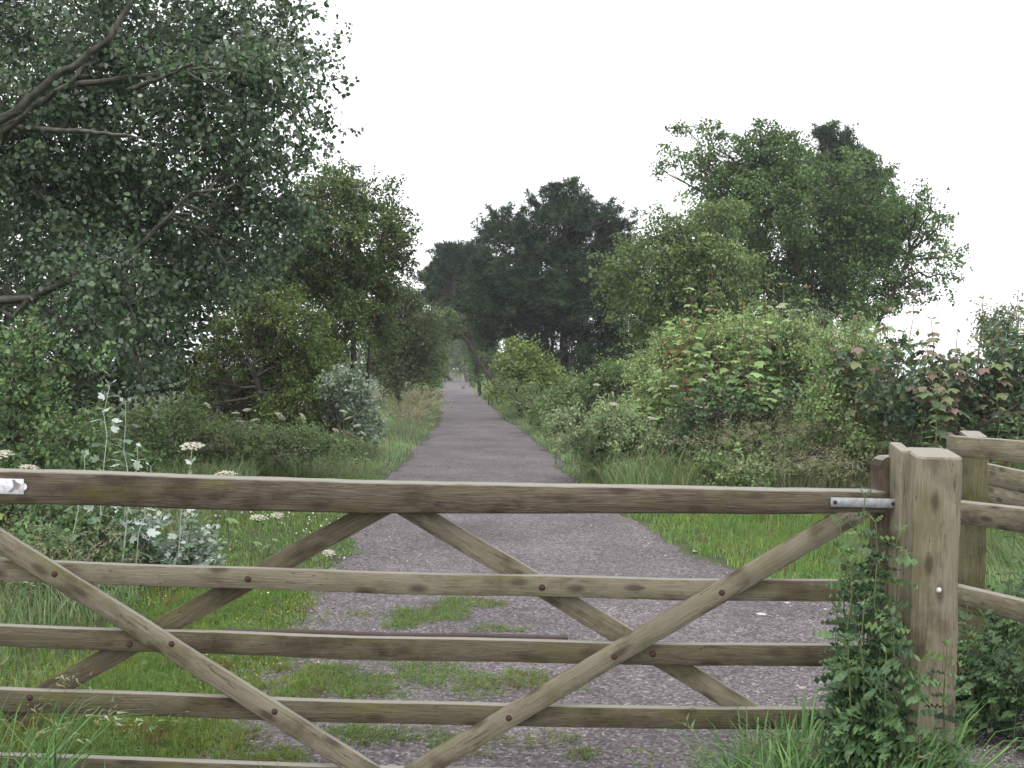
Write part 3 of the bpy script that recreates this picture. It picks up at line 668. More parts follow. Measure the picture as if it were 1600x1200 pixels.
# ---- big many-stemmed tree on the right and the pale one in front of it
b4 = g0(1262, 590, 27)
tree('broadleaf_tree', 'big round many-stemmed green tree on the right above the bank', 'tree', b4, 27,
     [(1190, 222, 26), (1175, 250, 40), (1240, 232, 24), (1232, 262, 50), (1150, 290, 48), (1105, 215, 20, .5), (1092, 240, 24, .6), (1060, 245, 16, .35), (1032, 262, 12, .35), (1110, 275, 34, .8), (1075, 205, 12, .3), (1100, 190, 8, .3),
      (1295, 285, 48), (1210, 330, 66), (1290, 350, 66), (1350, 320, 42), (1372, 270, 20, .6), (1340, 255, 18, .7), (1140, 350, 50), (1165, 420, 56), (1240, 410, 66), (1330, 410, 62), (1390, 375, 44), (1408, 330, 26, .7), (1432, 312, 20, .5), (1455, 312, 14, .4),
      (1448, 360, 26, .6), (1470, 395, 22, .45), (1488, 408, 10, .4), (1420, 420, 34, .7), (1440, 450, 20, .5), (1380, 455, 36), (1300, 475, 48), (1220, 480, 46), (1150, 490, 40), (1350, 490, 26), (1260, 525, 26), (1468, 345, 12, .4), (1478, 430, 10, .3)],
     PAL_BIG, T_LEAF, LEAF, .105, 62, .21, 60, 130, bark=BARK, trunk_r=.16, limb_r=.055, twig_r=.009, clumpvar=.16, dj=1.6,
     trunks=[(b4+[dx, dy, 0], at(px, py, 27), .09, .04) for dx, dy, px, py in [(0, 0, 1240, 330), (-.5, .3, 1180, 340), (.4, .2, 1300, 350), (.7, -.2, 1360, 400), (-.8, 0, 1150, 420), (1.0, .2, 1420, 400), (.2, .5, 1270, 300)]])
b5 = g0(1070, 590, 23)
tree('willow_tree', 'paler drooping tree in front of the gap between pine and big round tree', 'tree', b5, 23,
     [(1090, 350, 40, .8), (1130, 335, 30, .7), (1050, 372, 40), (1100, 400, 56), (1000, 395, 30), (970, 412, 24, .8), (1030, 430, 50), (942, 438, 18, .7), (980, 455, 28, .8), (955, 470, 14, .6), (1085, 465, 56), (1030, 490, 46), (1140, 430, 50), (1150, 490, 46), (1000, 520, 28, .8),
      (1060, 530, 42), (1120, 540, 44), (1015, 345, 12, .35), (1010, 365, 14, .5), (970, 500, 12, .5)],
     PAL_LIGHT, T_LEAF, LEAF, .092, 66, .18, 48, 131, bark=GREYBARK, trunk_r=.11, limb_r=.04, twig_r=.008, droop=.8, clumpvar=.16)
# brown leaning shrub at the tunnel mouth and yellow-green hazel by the path
b6 = g0(772, 590, 42)
tree('leaning_shrub', 'brown twiggy shrub leaning out over the path below the pines', 'shrub', b6, 42,
     [(745, 485, 16, 1.2), (765, 500, 16, 1.2), (735, 505, 14, 1), (780, 520, 12, 1), (752, 520, 12, 1)], [(.09, .07, .05, 4), (.07, .06, .04, 3), (.07, .08, .04, 2)], T_LEAF, LEAF, .08, 60, .25, 9, 132, bark=BARK, trunk_r=.04, twig_r=.01,
     trunks=[(b6+[k*.2, 0, 0], at(px, 500, 42), .035, .015) for k, px in ((0, 740), (1, 752), (2, 766), (-1, 775))])
tree('hazel_shrub', 'rounded yellow-green hazel shrub beside the path under the big pine', 'shrub', g0(815, 610, 31), 31,
     [(802, 550, 18), (822, 554, 22), (790, 572, 18), (815, 580, 28), (845, 575, 22), (795, 602, 22), (822, 612, 26), (850, 608, 24), (868, 596, 16), (880, 618, 16), (775, 612, 12)], [(.21, .29, .075, 4), (.17, .24, .07, 3), (.26, .32, .09, 1)], T_OVAL, LEAF, .11, 46, .18, 18, 133, trunk_r=.06, twig_r=.01)

# ---- left side, back to front
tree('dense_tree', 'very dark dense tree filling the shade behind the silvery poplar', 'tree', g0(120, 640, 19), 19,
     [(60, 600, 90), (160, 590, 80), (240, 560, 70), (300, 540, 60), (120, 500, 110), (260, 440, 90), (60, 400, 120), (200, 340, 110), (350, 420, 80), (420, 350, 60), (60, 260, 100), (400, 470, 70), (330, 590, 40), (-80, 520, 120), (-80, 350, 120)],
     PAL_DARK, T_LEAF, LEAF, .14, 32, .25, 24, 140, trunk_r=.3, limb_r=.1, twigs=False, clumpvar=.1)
b7 = g0(545, 640, 21)
tree('hawthorn_tree', 'olive hawthorn tree with knobbly outline between poplar and tunnel shrubs', 'tree', b7, 21,
     [(520, 285, 26, .8), (545, 290, 28, .8), (500, 290, 22, .7), (560, 320, 36, .8), (480, 330, 40), (612, 310, 18, .6), (622, 330, 16, .5), (600, 350, 30, .7), (628, 345, 12, .4), (640, 362, 10, .5), (548, 370, 50, .8), (490, 390, 50), (610, 390, 28, .7), (635, 378, 12, .5), (590, 410, 38, .8),
      (628, 402, 12, .5), (560, 440, 44, .9), (510, 450, 50), (600, 450, 30, .9), (450, 430, 50), (540, 500, 44), (590, 510, 34), (500, 540, 40)],
     PAL_HAW, T_LEAF, LEAF, .082, 78, .16, 52, 141, trunk_r=.14, limb_r=.05, twig_r=.009, clumpvar=.2,
     trunks=[(b7, at(560, 400, 21), .09, .045), (b7+[.3, .2, 0], at(590, 400, 21), .06, .03), (b7-[.3, .1, 0], at(520, 400, 21), .07, .03)])
tree('willow_shrub', 'soft grey-green sallow shrub overhanging the left edge of the path', 'shrub', g0(630, 620, 29), 29,
     [(610, 470, 24, .8), (635, 458, 18, .8), (600, 500, 34), (640, 492, 34), (672, 488, 12, .8), (665, 505, 18), (620, 530, 36), (655, 535, 26), (600, 560, 34), (640, 570, 30), (668, 560, 16), (672, 590, 10), (620, 590, 26)],
     [(.085, .11, .045, 4), (.065, .09, .035, 3), (.11, .13, .055, 1)], T_LEAF, LEAF, .09, 50, .2, 22, 142, trunk_r=.08, twig_r=.01)
tree('shrub', 'narrow upright shrub at the left edge of the path further along', 'shrub', g0(676, 600, 44), 44,
     [(668, 520, 16), (680, 515, 10), (664, 545, 18), (676, 555, 12), (668, 575, 16), (680, 585, 8), (675, 595, 10), (682, 500, 10), (694, 502, 11), (706, 500, 11), (718, 503, 10), (680, 535, 9), (684, 560, 7)], PAL_LIGHT, T_LEAF, LEAF, .12, 44, .22, 20, 143, trunk_r=.07, twigs=False)
tree('hawthorn_bush', 'yellow-green hawthorn bush with rusty tips behind the white umbels', 'shrub', g0(430, 700, 17.5), 17.5,
     [(395, 480, 36), (440, 470, 26), (420, 510, 46), (470, 500, 34), (360, 540, 44), (440, 560, 54), (500, 560, 34), (400, 600, 46), (340, 600, 40), (470, 615, 44), (510, 610, 26), (430, 655, 36), (380, 650, 36), (480, 660, 28), (320, 640, 28)],
     PAL_HAWY, T_LEAF, LEAF, .06, 95, .12, 44, 144, trunk_r=.07, limb_r=.03, twig_r=.006, clumpvar=.22)
tree('silver_poplar_thicket', 'low thicket of silver-leaved poplar suckers at the verge near the path', 'thicket', g0(548, 690, 17), 17,
     [(520, 600, 20), (545, 598, 22), (530, 630, 28), (565, 625, 22), (575, 650, 16), (550, 655, 26), (520, 665, 22), (570, 672, 16), (590, 676, 10, .6), (535, 685, 18)],
     [(.36, .41, .34, 3), (.20, .27, .17, 3), (.13, .20, .09, 5)], T_POPLO, SILVER, .065, 100, .09, 15, 145, bark=GREYBARK, trunk_r=.03, twig_r=.005, up=.1, rnd=1.2)

# the big silvery white poplar
b8 = np.array([-8.6, 11.6, 0.0])
POPB = [(50, 60, 120), (190, 60, 120), (320, 60, 100), (415, 50, 60, .7), (465, 40, 40, .45), (470, 100, 56, .65), (505, 85, 26, .4), (500, 140, 30, .4), (440, 170, 60, .8), (505, 190, 26, .35), (488, 225, 26, .4), (520, 205, 14, .25), (380, 130, 80), (300, 190, 110),
        (160, 190, 120), (30, 200, 120), (440, 240, 44, .7), (380, 270, 80), (260, 310, 110), (110, 330, 120), (450, 310, 40, .8), (430, 350, 44), (360, 380, 70), (290, 420, 80), (170, 450, 100), (30, 450, 100, .5), (230, 510, 60, .7), (258, 570, 34, .8), (225, 600, 34, .6), (170, 550, 60, .4), (110, 520, 70, .3),
        (400, 425, 34, .7), (-110, 100, 140, .35), (-110, 330, 140, .35), (80, -110, 140, .35), (280, -110, 130, .35), (430, -60, 60, .6), (-100, -120, 150, .35), (160, -300, 160, .35), (-110, 520, 100, .35)]
root, CPp = tree('white_poplar', 'huge silvery-leaved poplar overhanging from the left with long bare limbs', 'tree', b8, 11.0, POPB, PAL_POP, T_POPLO, SILVER, .062, 78, .16, 26, 150,
     bark=GREYBARK, trunk_r=.3, limb_r=.035, twig_r=.005, up=.25, out_=.35, rnd=1.0, droop=.5, dj=1.4, nparts=300, tmpl_part=T_POP, clumpvar=.12,
     trunks=[(b8, at(-330, 350, 11.5), .30, .2), (at(-330, 350, 11.5), at(-200, -200, 11.5), .2, .1), (at(-330, 420, 11), at(0, 185, 9.6), .11, .055), (at(0, 185, 9.6), at(165, 65, 9.4), .055, .038), (at(165, 65, 9.4), at(225, -30, 9.3), .038, .024),
             (at(0, 205, 9.7), at(120, 120, 9.9), .05, .03), (at(120, 130, 9.9), at(400, 108, 9.6), .04, .02), (at(-200, 420, 11), at(10, 205, 10), .08, .05), (at(-260, 520, 11.5), at(180, 420, 9.9), .09, .035), (at(180, 420, 9.9), at(300, 300, 9.6), .035, .018),
             (at(0, 195, 10), at(140, 205, 9.4), .045, .025), (at(140, 205, 9.4), at(225, 215, 9.2), .025, .012), (at(200, 140, 9.6), at(300, 100, 9.4), .035, .018), (at(300, 108, 9.4), at(400, 104, 9.5), .018, .008), (at(290, 112, 9.4), at(370, 155, 9.3), .014, .006)])

# ---- brambles and weeds on the left
tree('bramble_bush', 'bright green bramble bush at the left edge behind the gate top rail', 'shrub', g0(20, 760, 8.6), 8.6,
     [(20, 520, 44, .6), (10, 560, 50, .8), (50, 575, 34, .5), (20, 620, 60), (80, 650, 50), (20, 690, 60), (110, 690, 56), (60, 735, 60), (150, 720, 46), (200, 735, 40), (-60, 640, 90), (-50, 730, 90), (55, 490, 12, .4), (150, 575, 14, .3), (165, 555, 9, .3)],
     PAL_BRAM, T_OVAL, GLOSSY, .048, 210, .07, 14, 160, trunk_r=.012, limb_r=.007, twig_r=.003, nparts=120, up=.8, stuffname='foliage')
tree('bramble_bush', 'dark bramble and nettle clump low behind the left gate rails', 'shrub', g0(60, 900, 6.9), 6.9,
     [(20, 800, 60), (90, 820, 60), (160, 830, 46), (50, 860, 50), (130, 870, 40), (210, 850, 34), (-60, 830, 80), (10, 885, 40)],
     PAL_BRAM, T_OVAL, GLOSSY, .045, 230, .06, 13, 161, trunk_r=.01, limb_r=.006, twig_r=.003, nparts=60, up=.8, stuffname='foliage')
tree('weed_bank', 'olive tangle of tall weeds between bramble and hawthorn bush', 'weeds', g0(270, 740, 12.5), 12.5,
     [(230, 660, 36), (280, 655, 36), (240, 700, 44), (300, 700, 46), (350, 690, 34), (180, 690, 36), (330, 725, 36), (270, 735, 40), (210, 730, 40), (380, 715, 26), (150, 650, 26)],
     [(.15, .235, .08, 4), (.19, .27, .105, 3), (.11, .18, .07, 3), (.24, .22, .15, .4)], T_LEAF, LEAF, .05, 150, .09, 17, 162, trunk_r=.012, limb_r=.008, twig_r=.003, stuffname='foliage', up=.8)

# ---- right bank
def weeds(name, label, cat, px, py, D, lst, pal, sz, dens, per, seed, tm=T_LEAF, **kw):
    return tree(name, label, cat, g0(px, py, D), D, lst, pal, tm, kw.pop('mat', LEAF), sz, dens, kw.pop('csig', .09), per, seed, trunk_r=.012, limb_r=.008, twig_r=.003, stuffname='foliage', up=.8, dj=.5, **kw)
weeds('bramble_thicket', 'low grey-green bramble thicket along the far right edge of the path', 'thicket', 920, 690, 19.5, [(900, 610, 30), (940, 592, 30), (985, 585, 34), (930, 625, 34), (875, 630, 26), (970, 625, 36), (900, 650, 26), (1010, 600, 36), (850, 640, 16)], PAL_NET, .055, 90, 18, 170)
weeds('nettle_bank', 'broad bank of nettles and weeds below the green sycamore saplings', 'weeds', 1120, 740, 15.2,
      [(1010, 580, 34), (1060, 550, 44), (1120, 540, 50), (1180, 530, 50), (1240, 530, 44), (1040, 620, 50), (1110, 610, 56), (1180, 600, 60), (1250, 590, 56), (1310, 560, 40), (1350, 570, 40), (1300, 620, 50), (1360, 630, 44), (1000, 650, 40), (960, 660, 30)],
      [(.29, .41, .14, 4), (.22, .33, .12, 3), (.38, .43, .20, 2), (.36, .28, .2, .5)], .055, 95, 18, 171)
weeds('weed_bank', 'pale green weeds and cleavers spilling down to the right path edge', 'weeds', 960, 740, 14.0, [(905, 690, 24), (1110, 700, 34), (1090, 735, 28), (940, 700, 34), (990, 690, 38), (1040, 695, 36), (870, 665, 20), (960, 655, 34), (935, 735, 26), (1000, 735, 30), (1070, 740, 30), (905, 655, 24)],
      [(.26, .36, .16, 4), (.20, .29, .13, 3), (.36, .38, .24, 2)], .05, 95, 18, 175)
weeds('weed_bank', 'pale green weeds in front of the straw-coloured grass above the gate rail', 'weeds', 1240, 760, 12.4, [(1110, 738, 28), (1170, 745, 28), (1235, 750, 26), (1300, 752, 26), (1350, 750, 26), (1150, 705, 26), (1290, 715, 26), (1375, 705, 26), (1220, 712, 26), (1340, 690, 22), (1400, 735, 22)],
      [(.22, .33, .12, 4), (.17, .26, .10, 3), (.3, .33, .18, 2)], .055, 95, 16, 178)
weeds('weed_bank', 'narrow belt of grassy weeds between hazel and path on the right', 'weeds', 840, 660, 24, [(845, 652, 18), (832, 632, 16), (862, 630, 22), (808, 628, 12), (825, 612, 13), (875, 645, 20), (795, 612, 9)],
      [(.19, .27, .11, 4), (.15, .22, .09, 3), (.26, .29, .16, 2)], .06, 95, 18, 176)
weeds('weed_bank', 'rough green weeds under the silvery shrub and hawthorn along the left verge', 'weeds', 470, 720, 13.2, [(400, 694, 26), (440, 690, 28), (480, 694, 26), (520, 700, 20), (360, 706, 26), (550, 702, 13), (330, 690, 26)],
      [(.17, .26, .09, 4), (.13, .21, .075, 3), (.25, .28, .14, 1)], .045, 95, 16, 177)
weeds('nettle_clump', 'dark green nettle clump in the hollow above the right end of the gate', 'weeds', 1110, 750, 13.6,
      [(1080, 650, 36), (1130, 640, 40), (1180, 640, 40), (1100, 690, 44), (1160, 690, 44), (1210, 680, 36), (1060, 690, 34), (1130, 725, 40), (1190, 725, 36), (1250, 700, 34), (1240, 640, 36)], [(.09, .155, .07, 4), (.12, .19, .08, 3), (.2, .18, .13, .8)], .06, 95, 15, 172, tm=T_OVAL, mat=GLOSSY)
weeds('bramble_thicket', 'dark leafy thicket under the red-leaved sycamores by the fence', 'thicket', 1480, 740, 11.6,
      [(1400, 560, 34), (1430, 600, 44), (1490, 600, 50), (1550, 590, 50), (1600, 580, 50), (1420, 650, 44), (1480, 660, 50), (1550, 660, 50), (1620, 650, 60), (1650, 560, 50), (1700, 620, 70), (1380, 620, 34), (1780, 620, 80)], PAL_NET[2:]+[(.075, .125, .07, 6)], .075, 110, 13, 173, tm=T_OVAL, mat=GLOSSY)
weeds('willowherb_bank', 'pale feathery willowherb and weeds left of the red-leaved sycamores', 'weeds', 1330, 740, 12.8,
      [(1300, 540, 30, .8), (1340, 520, 30, .7), (1370, 540, 26, .7), (1310, 590, 40), (1360, 590, 40), (1290, 640, 40), (1340, 650, 40), (1390, 660, 36), (1420, 690, 34), (1360, 700, 40), (1300, 700, 36), (1450, 715, 30)], [(.25, .37, .13, 4), (.19, .28, .11, 3), (.34, .30, .2, .8)], .05, 120, 15, 174)
for i, (px, py, D, r, lab) in enumerate([(1262, 500, 16.5, 24, 'pale grey-green sallow sprays between the green and the toothed saplings'), (1560, 500, 14.5, 26, 'pale sallow sprays rising behind the red-leaved sycamores near the frame edge')]):
    weeds('sallow_shrub', lab, 'shrub', px, 650, D, [(px, py, r, .7), (px-20, py+20, r*.8, .7), (px+24, py-8, r*.7, .6), (px+10, py+34, r*1.2), (px-26, py-22, r*.5, .4), (px+30, py-30, r*.4, .4)], [(.16, .21, .12, 4), (.12, .17, .08, 3)], .055, 130, 12, 180+i, group=None)

# ---- saplings with big separate leaves
def leafmeshes(nm, tm, mat, pal, n, seed, curl=0):
    rs = R_(seed); out = []
    for c in colvar(pal, n, rs, .12): out.append(mesh(nm, tm[0], tm[1], mat, np.repeat(np.clip(c, .01, .8)[None], len(tm[0]), 0)))
    return out
LM_G = leafmeshes('green_sycamore_leaf', T_SYC, GLOSSY, [(.26, .38, .13, 4), (.19, .29, .12, 3), (.37, .43, .12, 1.5)], 6, 1)
LM_DG = leafmeshes('dark_sycamore_leaf', T_SYC, GLOSSY, [(.09, .15, .08, 4), (.13, .19, .09, 3)], 4, 2)
LM_R = leafmeshes('red_sycamore_leaf', T_SYC, GLOSSY, [(.26, .15, .125, 3), (.27, .20, .14, 3), (.22, .26, .13, 5)], 6, 3)
LM_O = leafmeshes('orange_sycamore_leaf', T_SYC, GLOSSY, [(.33, .14, .06, 3), (.28, .17, .06, 3)], 3, 4)
LM_S = leafmeshes('silver_poplar_leaf', T_SILV, FELT, [(.40, .45, .41, 4), (.28, .34, .28, 3), (.15, .22, .14, 2)], 4, 5)
LM_T = leafmeshes('thistle_leaf', T_THIS, GLOSSY, [(.115, .20, .085, 4), (.15, .25, .11, 3), (.075, .14, .065, 3)], 5, 6)
LM_TY = leafmeshes('young_thistle_leaf', T_THIS, GLOSSY, [(.13, .20, .075, 1)], 2, 7)
LM_W = leafmeshes('willowherb_leaf', (T_LEAF[0]*np.array([.55, 1, 1]), T_LEAF[1]), LEAF, [(.10, .17, .05, 3), (.13, .20, .06, 2)], 3, 8)
STEMG = plain('green_stem', (.12, .15, .06), .7); STEMR = plain('red_stem', (.15, .07, .05), .7); STEMS = plain('white_felted_stem', (.42, .44, .38), .9)
def sapling(name, label, cat, base, tip, nodes, lm_tip, lm, size, seed, stem, r0=.012, pair=2, start=.25, spread=.7, pet=.35, droop=.25, wild=.2, bsp=1.0, group=None, branches=0, tipn=1, sizegrad=.55):
    """one upright stem with leaves in pairs at each node, each leaf its own part"""
    rs = R_(seed); base = np.array(base, float); tip = np.array(tip, float); root = thing(name, base, label, cat, group)
    sg, pts = curve_segs(base, tip, r0, r0*.35, rs, 8, .03); pts = np.array(pts)
    def pl(t_): k = min(7, int(t_*8)); f = t_*8-k; return pts[k]*(1-f)+pts[min(8, k+1)]*f
    axes = [(pl, start, nodes, 1.0)]
    for b in range(branches):
        t0 = rs.uniform(.3, .7); q = pl(t0); a = rs.uniform(0, 6.28); e_ = q+np.array([math.cos(a)*.3*bsp, math.sin(a)*.25*bsp, .35+.3*rs.rand()])*np.linalg.norm(tip-base)*.45
        s2, p2 = curve_segs(q, e_, r0*.5, r0*.2, rs, 4, .04); sg += s2; p2 = np.array(p2)
        axes.append(((lambda p2: (lambda t_: p2[min(3, int(t_*4))]*(1-(t_*4-min(3, int(t_*4))))+p2[min(4, min(3, int(t_*4))+1)]*(t_*4-min(3, int(t_*4)))))(p2), .3, max(2, nodes//2), .85))
    for f_, st, nn, sc_ in axes:
        for i in range(nn+1):
            t_ = min(1, st+(1-st)*i/nn); q = f_(t_); top = i >= nn-tipn+1
            lsz = size*sc_*(sizegrad+(1-sizegrad)*(1-t_)*1.4)*rs.uniform(.8, 1.2)
            if i == nn: lsz *= .6
            a0 = rs.uniform(0, 3.1)+i*1.57
            for k in range(pair):
                a = a0+2*math.pi*k/pair+rs.normal(0, .25); h = np.array([math.cos(a), math.sin(a), 0])
                att = q+h*lsz*pet+np.array([0, 0, lsz*pet*.5]); sg.append((q, att, r0*.22, r0*.16))
                tipd = unit(h*1.0+np.array([0, 0, -droop+rs.normal(0, .15)])) if not (i == nn) else unit(h*.6+np.array([0, 0, .6]))
                nr = unit(np.array([0, 0, 1.0])+h*spread*rs.uniform(.2, 1.3)+rs.normal(0, wild, 3))
                me = (lm_tip if top else lm); me = me[rs.randint(len(me))]
                Rm = rotframe(tipd[None], nr[None])[0]; A = np.eye(4); A[:3, :3] = Rm*lsz; A[:3, 3] = att-base
                o = link('leaf', me, root); o.matrix_local = Matrix(A.tolist())
    V, F = tubes(sg, 5); link('stem', mesh('stem', V-base, F, stem, smooth=True), root)
    return root
GRP = [(1078, 424, 15.0, 'green sycamore sapling, leftmost of the tall tips standing above the bank', 8, LM_G), (1112, 418, 15.6, 'tall green sycamore sapling with bronze tip against the pale drooping tree', 10, LM_G),
       (1204, 432, 14.6, 'green sycamore sapling with one large pale leaf held high', 8, LM_G), (1224, 446, 14.8, 'slim sapling with orange tip just beside the high pale leaf', 6, LM_G),
       (1066, 506, 14.2, 'sapling with orange-bronze crown leaves over the dark bank edge', 7, LM_G), (1108, 486, 14.0, 'mid-height green sapling with reddish tip at the middle of the bank', 8, LM_G),
       (1160, 476, 13.9, 'leafy sycamore sapling in the thick of the bank with yellow leaves', 9, LM_G), (1130, 520, 13.5, 'short broad-leaved sycamore sapling with bright yellow-green leaves', 7, LM_G),
       (1312, 488, 14.0, 'toothed pale green sapling standing alone before the dark tree trunk', 9, LM_G), (1040, 560, 13.9, 'low sycamore sapling with pale leaves nearest the path', 7, LM_G),
       (1180, 530, 13.2, 'dense green sycamore sapling low on the bank face', 8, LM_G), (1000, 600, 14.5, 'small maple-leaved sapling among the grasses by the path', 6, LM_G)]
for i, (px, py, D, lab, nn, lm) in enumerate(GRP):
    tp = at(px, py, D); bs = np.array([tp[0]+R_(i).uniform(-.2, .2), D, float(gz(tp[0], D))])
    sapling('sycamore_sapling', lab, 'sapling', bs, tp, nn, LM_O if i in (3, 4, 5) else LM_G+LM_O[:1], lm if i not in (4,) else LM_G+LM_O, .19, 300+i, STEMR, pair=2, branches=5, spread=.9, tipn=1 if i != 4 else 3, group='green sycamore saplings on the bank', start=.35)
REDS = [(1340, 500, 12.2, 'red-leaved sycamore sapling, leftmost, beside the dark tree trunk'), (1386, 486, 12.0, 'red-tipped sapling with thin bare twig next to it'), (1428, 462, 12.3, 'tallest red sycamore sapling left of the sky gap'),
        (1455, 500, 11.6, 'broad red-and-green sapling in front of the sky gap'), (1496, 520, 11.2, 'sapling with the deepest red leaves low in the middle of the group'), (1535, 468, 11.8, 'tall red sycamore sapling with stacked tiers of leaves'),
        (1560, 520, 11.3, 'sapling with large dull red hanging leaves behind the fence'), (1592, 492, 11.9, 'red-tipped sapling cut by the picture edge'), (1470, 560, 10.9, 'low green-red sapling with the largest drooping leaf'), (1640, 500, 11.8, 'red sapling standing furthest along the fence')]
for i, (px, py, D, lab) in enumerate(REDS):
    tp = at(px, py, D); bs = np.array([tp[0]+R_(i+50).uniform(-.15, .15), D, float(gz(tp[0], D))])
    sapling('red_sycamore_sapling', lab, 'sapling', bs, tp, 8, LM_R, LM_R+LM_DG+LM_DG+LM_G[:2], .185, 330+i, STEMR, pair=2, branches=5, spread=.8, tipn=3, group='red-leaved sycamore saplings behind the fence', start=.3, droop=.5)
SILV = [(172, 600, 6.6, 'tallest white-felted poplar sucker standing above the gate top rail', 12, .115), (196, 628, 6.8, 'second tall white poplar sucker leaning against the tallest', 10, .12), (215, 700, 6.5, 'bent white poplar sucker right of the tallest ones', 8, .095),
        (300, 700, 6.9, 'white poplar sucker growing right beneath the big umbel', 8, .10), (132, 712, 6.3, 'tiny white poplar sucker left of the tall pair', 4, .11), (236, 728, 6.6, 'short white sucker just showing over the top rail', 4, .11)]
for i, (px, py, D, lab, nn, sz) in enumerate(SILV):
    tp = at(px, py, D); bs = np.array([tp[0]-(.12 if i != 1 else -.02), D, 0])
    sapling('silver_poplar_sucker', lab, 'sapling', bs, tp, nn, LM_S[:2]+LM_S[:1], LM_S, sz, 350+i, STEMS, r0=.0055, pair=2, start=.3, group='white poplar suckers behind the gate', wild=.9, droop=.1, spread=1.0, pet=.5)
rs = R_(9)
for i, (px, py, bx, by) in enumerate([(190, 795, 170, 890), (225, 800, 200, 892), (262, 800, 182, 893), (300, 798, 262, 900), (340, 808, 300, 905), (352, 840, 290, 905), (322, 858, 270, 905), (250, 850, 235, 900), (170, 800, 165, 880), (285, 830, 250, 900), (205, 830, 195, 895), (330, 825, 285, 905), (310, 850, 280, 905), (240, 795, 230, 890), (275, 860, 262, 905), (345, 868, 300, 910)]):
    D = 7.4-.03*i; tp = at(px, py, D); bs = at(bx, by, D); bs[2] = 0
    sapling('low_poplar_sucker', 'low spreading silver poplar sucker seen between the first two gate rails, left side', 'sapling', bs, tp, 8, LM_S, LM_S, .072, 370+i, BARK, r0=.004, pair=3, start=.35, group='low silver poplar suckers seen through the gate', wild=.8, droop=.0, spread=1.2, pet=.5, branches=4)
# creeping thistles against the latch end of the gate
THIS = [(1352, 776, 1350, 1150, 3.30, 'tallest thistle, its pale tip crossing the steel strap'), (1312, 818, 1335, 1150, 3.32, 'thistle with bright tip reaching just below the top rail end'), (1405, 830, 1375, 1150, 3.28, 'thistle leaning over the closing strip of the gate post'),
        (1330, 880, 1320, 1160, 3.22, 'shorter dark thistle in front of the second rail'), (1370, 880, 1380, 1160, 3.2, 'bushy thistle at mid height before the latch stile'), (1308, 950, 1320, 1170, 3.25, 'small thistle at the left edge of the latch-end clump'), (1395, 960, 1395, 1170, 3.15, 'low thistle at the left foot of the gate post'),
        (1368, 815, 1362, 1150, 3.34, 'thistle just below and right of the tallest one'), (1340, 830, 1345, 1150, 3.26, 'thistle in the middle of the latch-end clump, below the rail'), (1350, 950, 1350, 1170, 3.12, 'thistle low in the middle of the latch-end clump'), (1325, 1010, 1335, 1170, 3.1, 'lowest left thistle of the latch-end clump'), (1385, 1020, 1385, 1170, 3.08, 'lowest right thistle of the latch-end clump'), (1440, 1035, 1430, 1170, 3.1, 'short thistle before the foot of the square post'), (1480, 1010, 1470, 1170, 3.15, 'short thistle at the right foot of the square post')]
for i, (px, py, bx, by, D, lab) in enumerate(THIS):
    tp = at(px, py, D); bs = at(bx, by, D); bs[2] = 0
    sapling('thistle', lab, 'thistle', bs, tp, 14, LM_TY+LM_T[:1], LM_T, .088, 400+i, STEMG, r0=.005, pair=2, start=.25, wild=.5, bsp=.45, group='thistles at the latch end of the gate', droop=.15, spread=.7, pet=.05, branches=2, tipn=2, sizegrad=.7)
# thistles and nettles right of the post
rs = R_(77)
for i in range(30):
    px = rs.uniform(1500, 1680); D = rs.uniform(4.75, 5.9) if i % 2 else rs.uniform(4.15, 4.4); top = (880 if i % 2 else 920)+(1640-px)*.25+rs.uniform(-20, 110)
    tp = at(px, top, D); bs = tp*1.0; bs[2] = 0; bs[0] += rs.uniform(-.06, .06)
    sapling('thistle', 'bushy dark green thistle in the clump right of the square gate post', 'thistle', bs, tp, 11, LM_TY+LM_T, LM_T, .12, 430+i, STEMG, r0=.005, pair=2, start=.2, group='thistles right of the gate post', droop=.15, spread=.7, pet=.05, branches=1, tipn=2)
# willowherb by the fence
for i, (px, py, D, lab) in enumerate([(1462, 628, 8.2, 'single willowherb stem left of the mossy fence post'), (1558, 626, 8.0, 'willowherb with arching leaves over the top fence rail'), (1400, 690, 9, 'small willowherb behind the latch stile'), (1440, 668, 8.6, 'short willowherb between gate post and taller neighbour'), (1590, 650, 7.6, 'willowherb nearest the frame edge above the rail')]):
    tp = at(px, py, D); bs = tp*1.0; bs[2] = float(gz(tp[0], D))
    sapling('willowherb', lab, 'plant', bs, tp, 16, LM_W, LM_W, .14, 460+i, STEMG, r0=.006, pair=3, start=.3, pet=.05, droop=.1, group='willowherb stems by the fence', tipn=2)

# ---- umbels
def umbel_mesh(seed):
    rs = R_(seed); parts = []; n = 30
    tv = np.array([[-.5, 0, 0], [0, -.5, .03], [.5, 0, 0], [0, .5, .03]]); tf = np.array([[0, 1, 2], [0, 2, 3]])
    P_ = []; 
    for i in range(n):
        r = math.sqrt((i+.5)/n); a = i*2.4; c = np.array([r*math.cos(a), r*math.sin(a), -.28*r*r])
        for k in range(9):
            P_.append(c+rs.normal(0, .075, 3)*[1, 1, .5])
    P_ = np.array(P_); nrm = unit(P_*[.5, .5, 0]+[0, 0, 1]+rs.normal(0, .3, P_.shape)); R3 = rotframe(rs.normal(size=P_.shape), nrm)
    c = np.clip(np.array([[.62, .60, .50]])*(1+rs.normal(0, .1, (len(P_), 1))), 0, .8)
    return P_, R3, tv, tf, c
_u = umbel_mesh(3); UV_, UF_, UC_ = cloud(_u[2], _u[3], _u[0], _u[1], np.full(len(_u[0]), .19), _u[4])
UM = mesh('umbel_flowers', UV_, UF_, PETAL, UC_)
rs = R_(5)
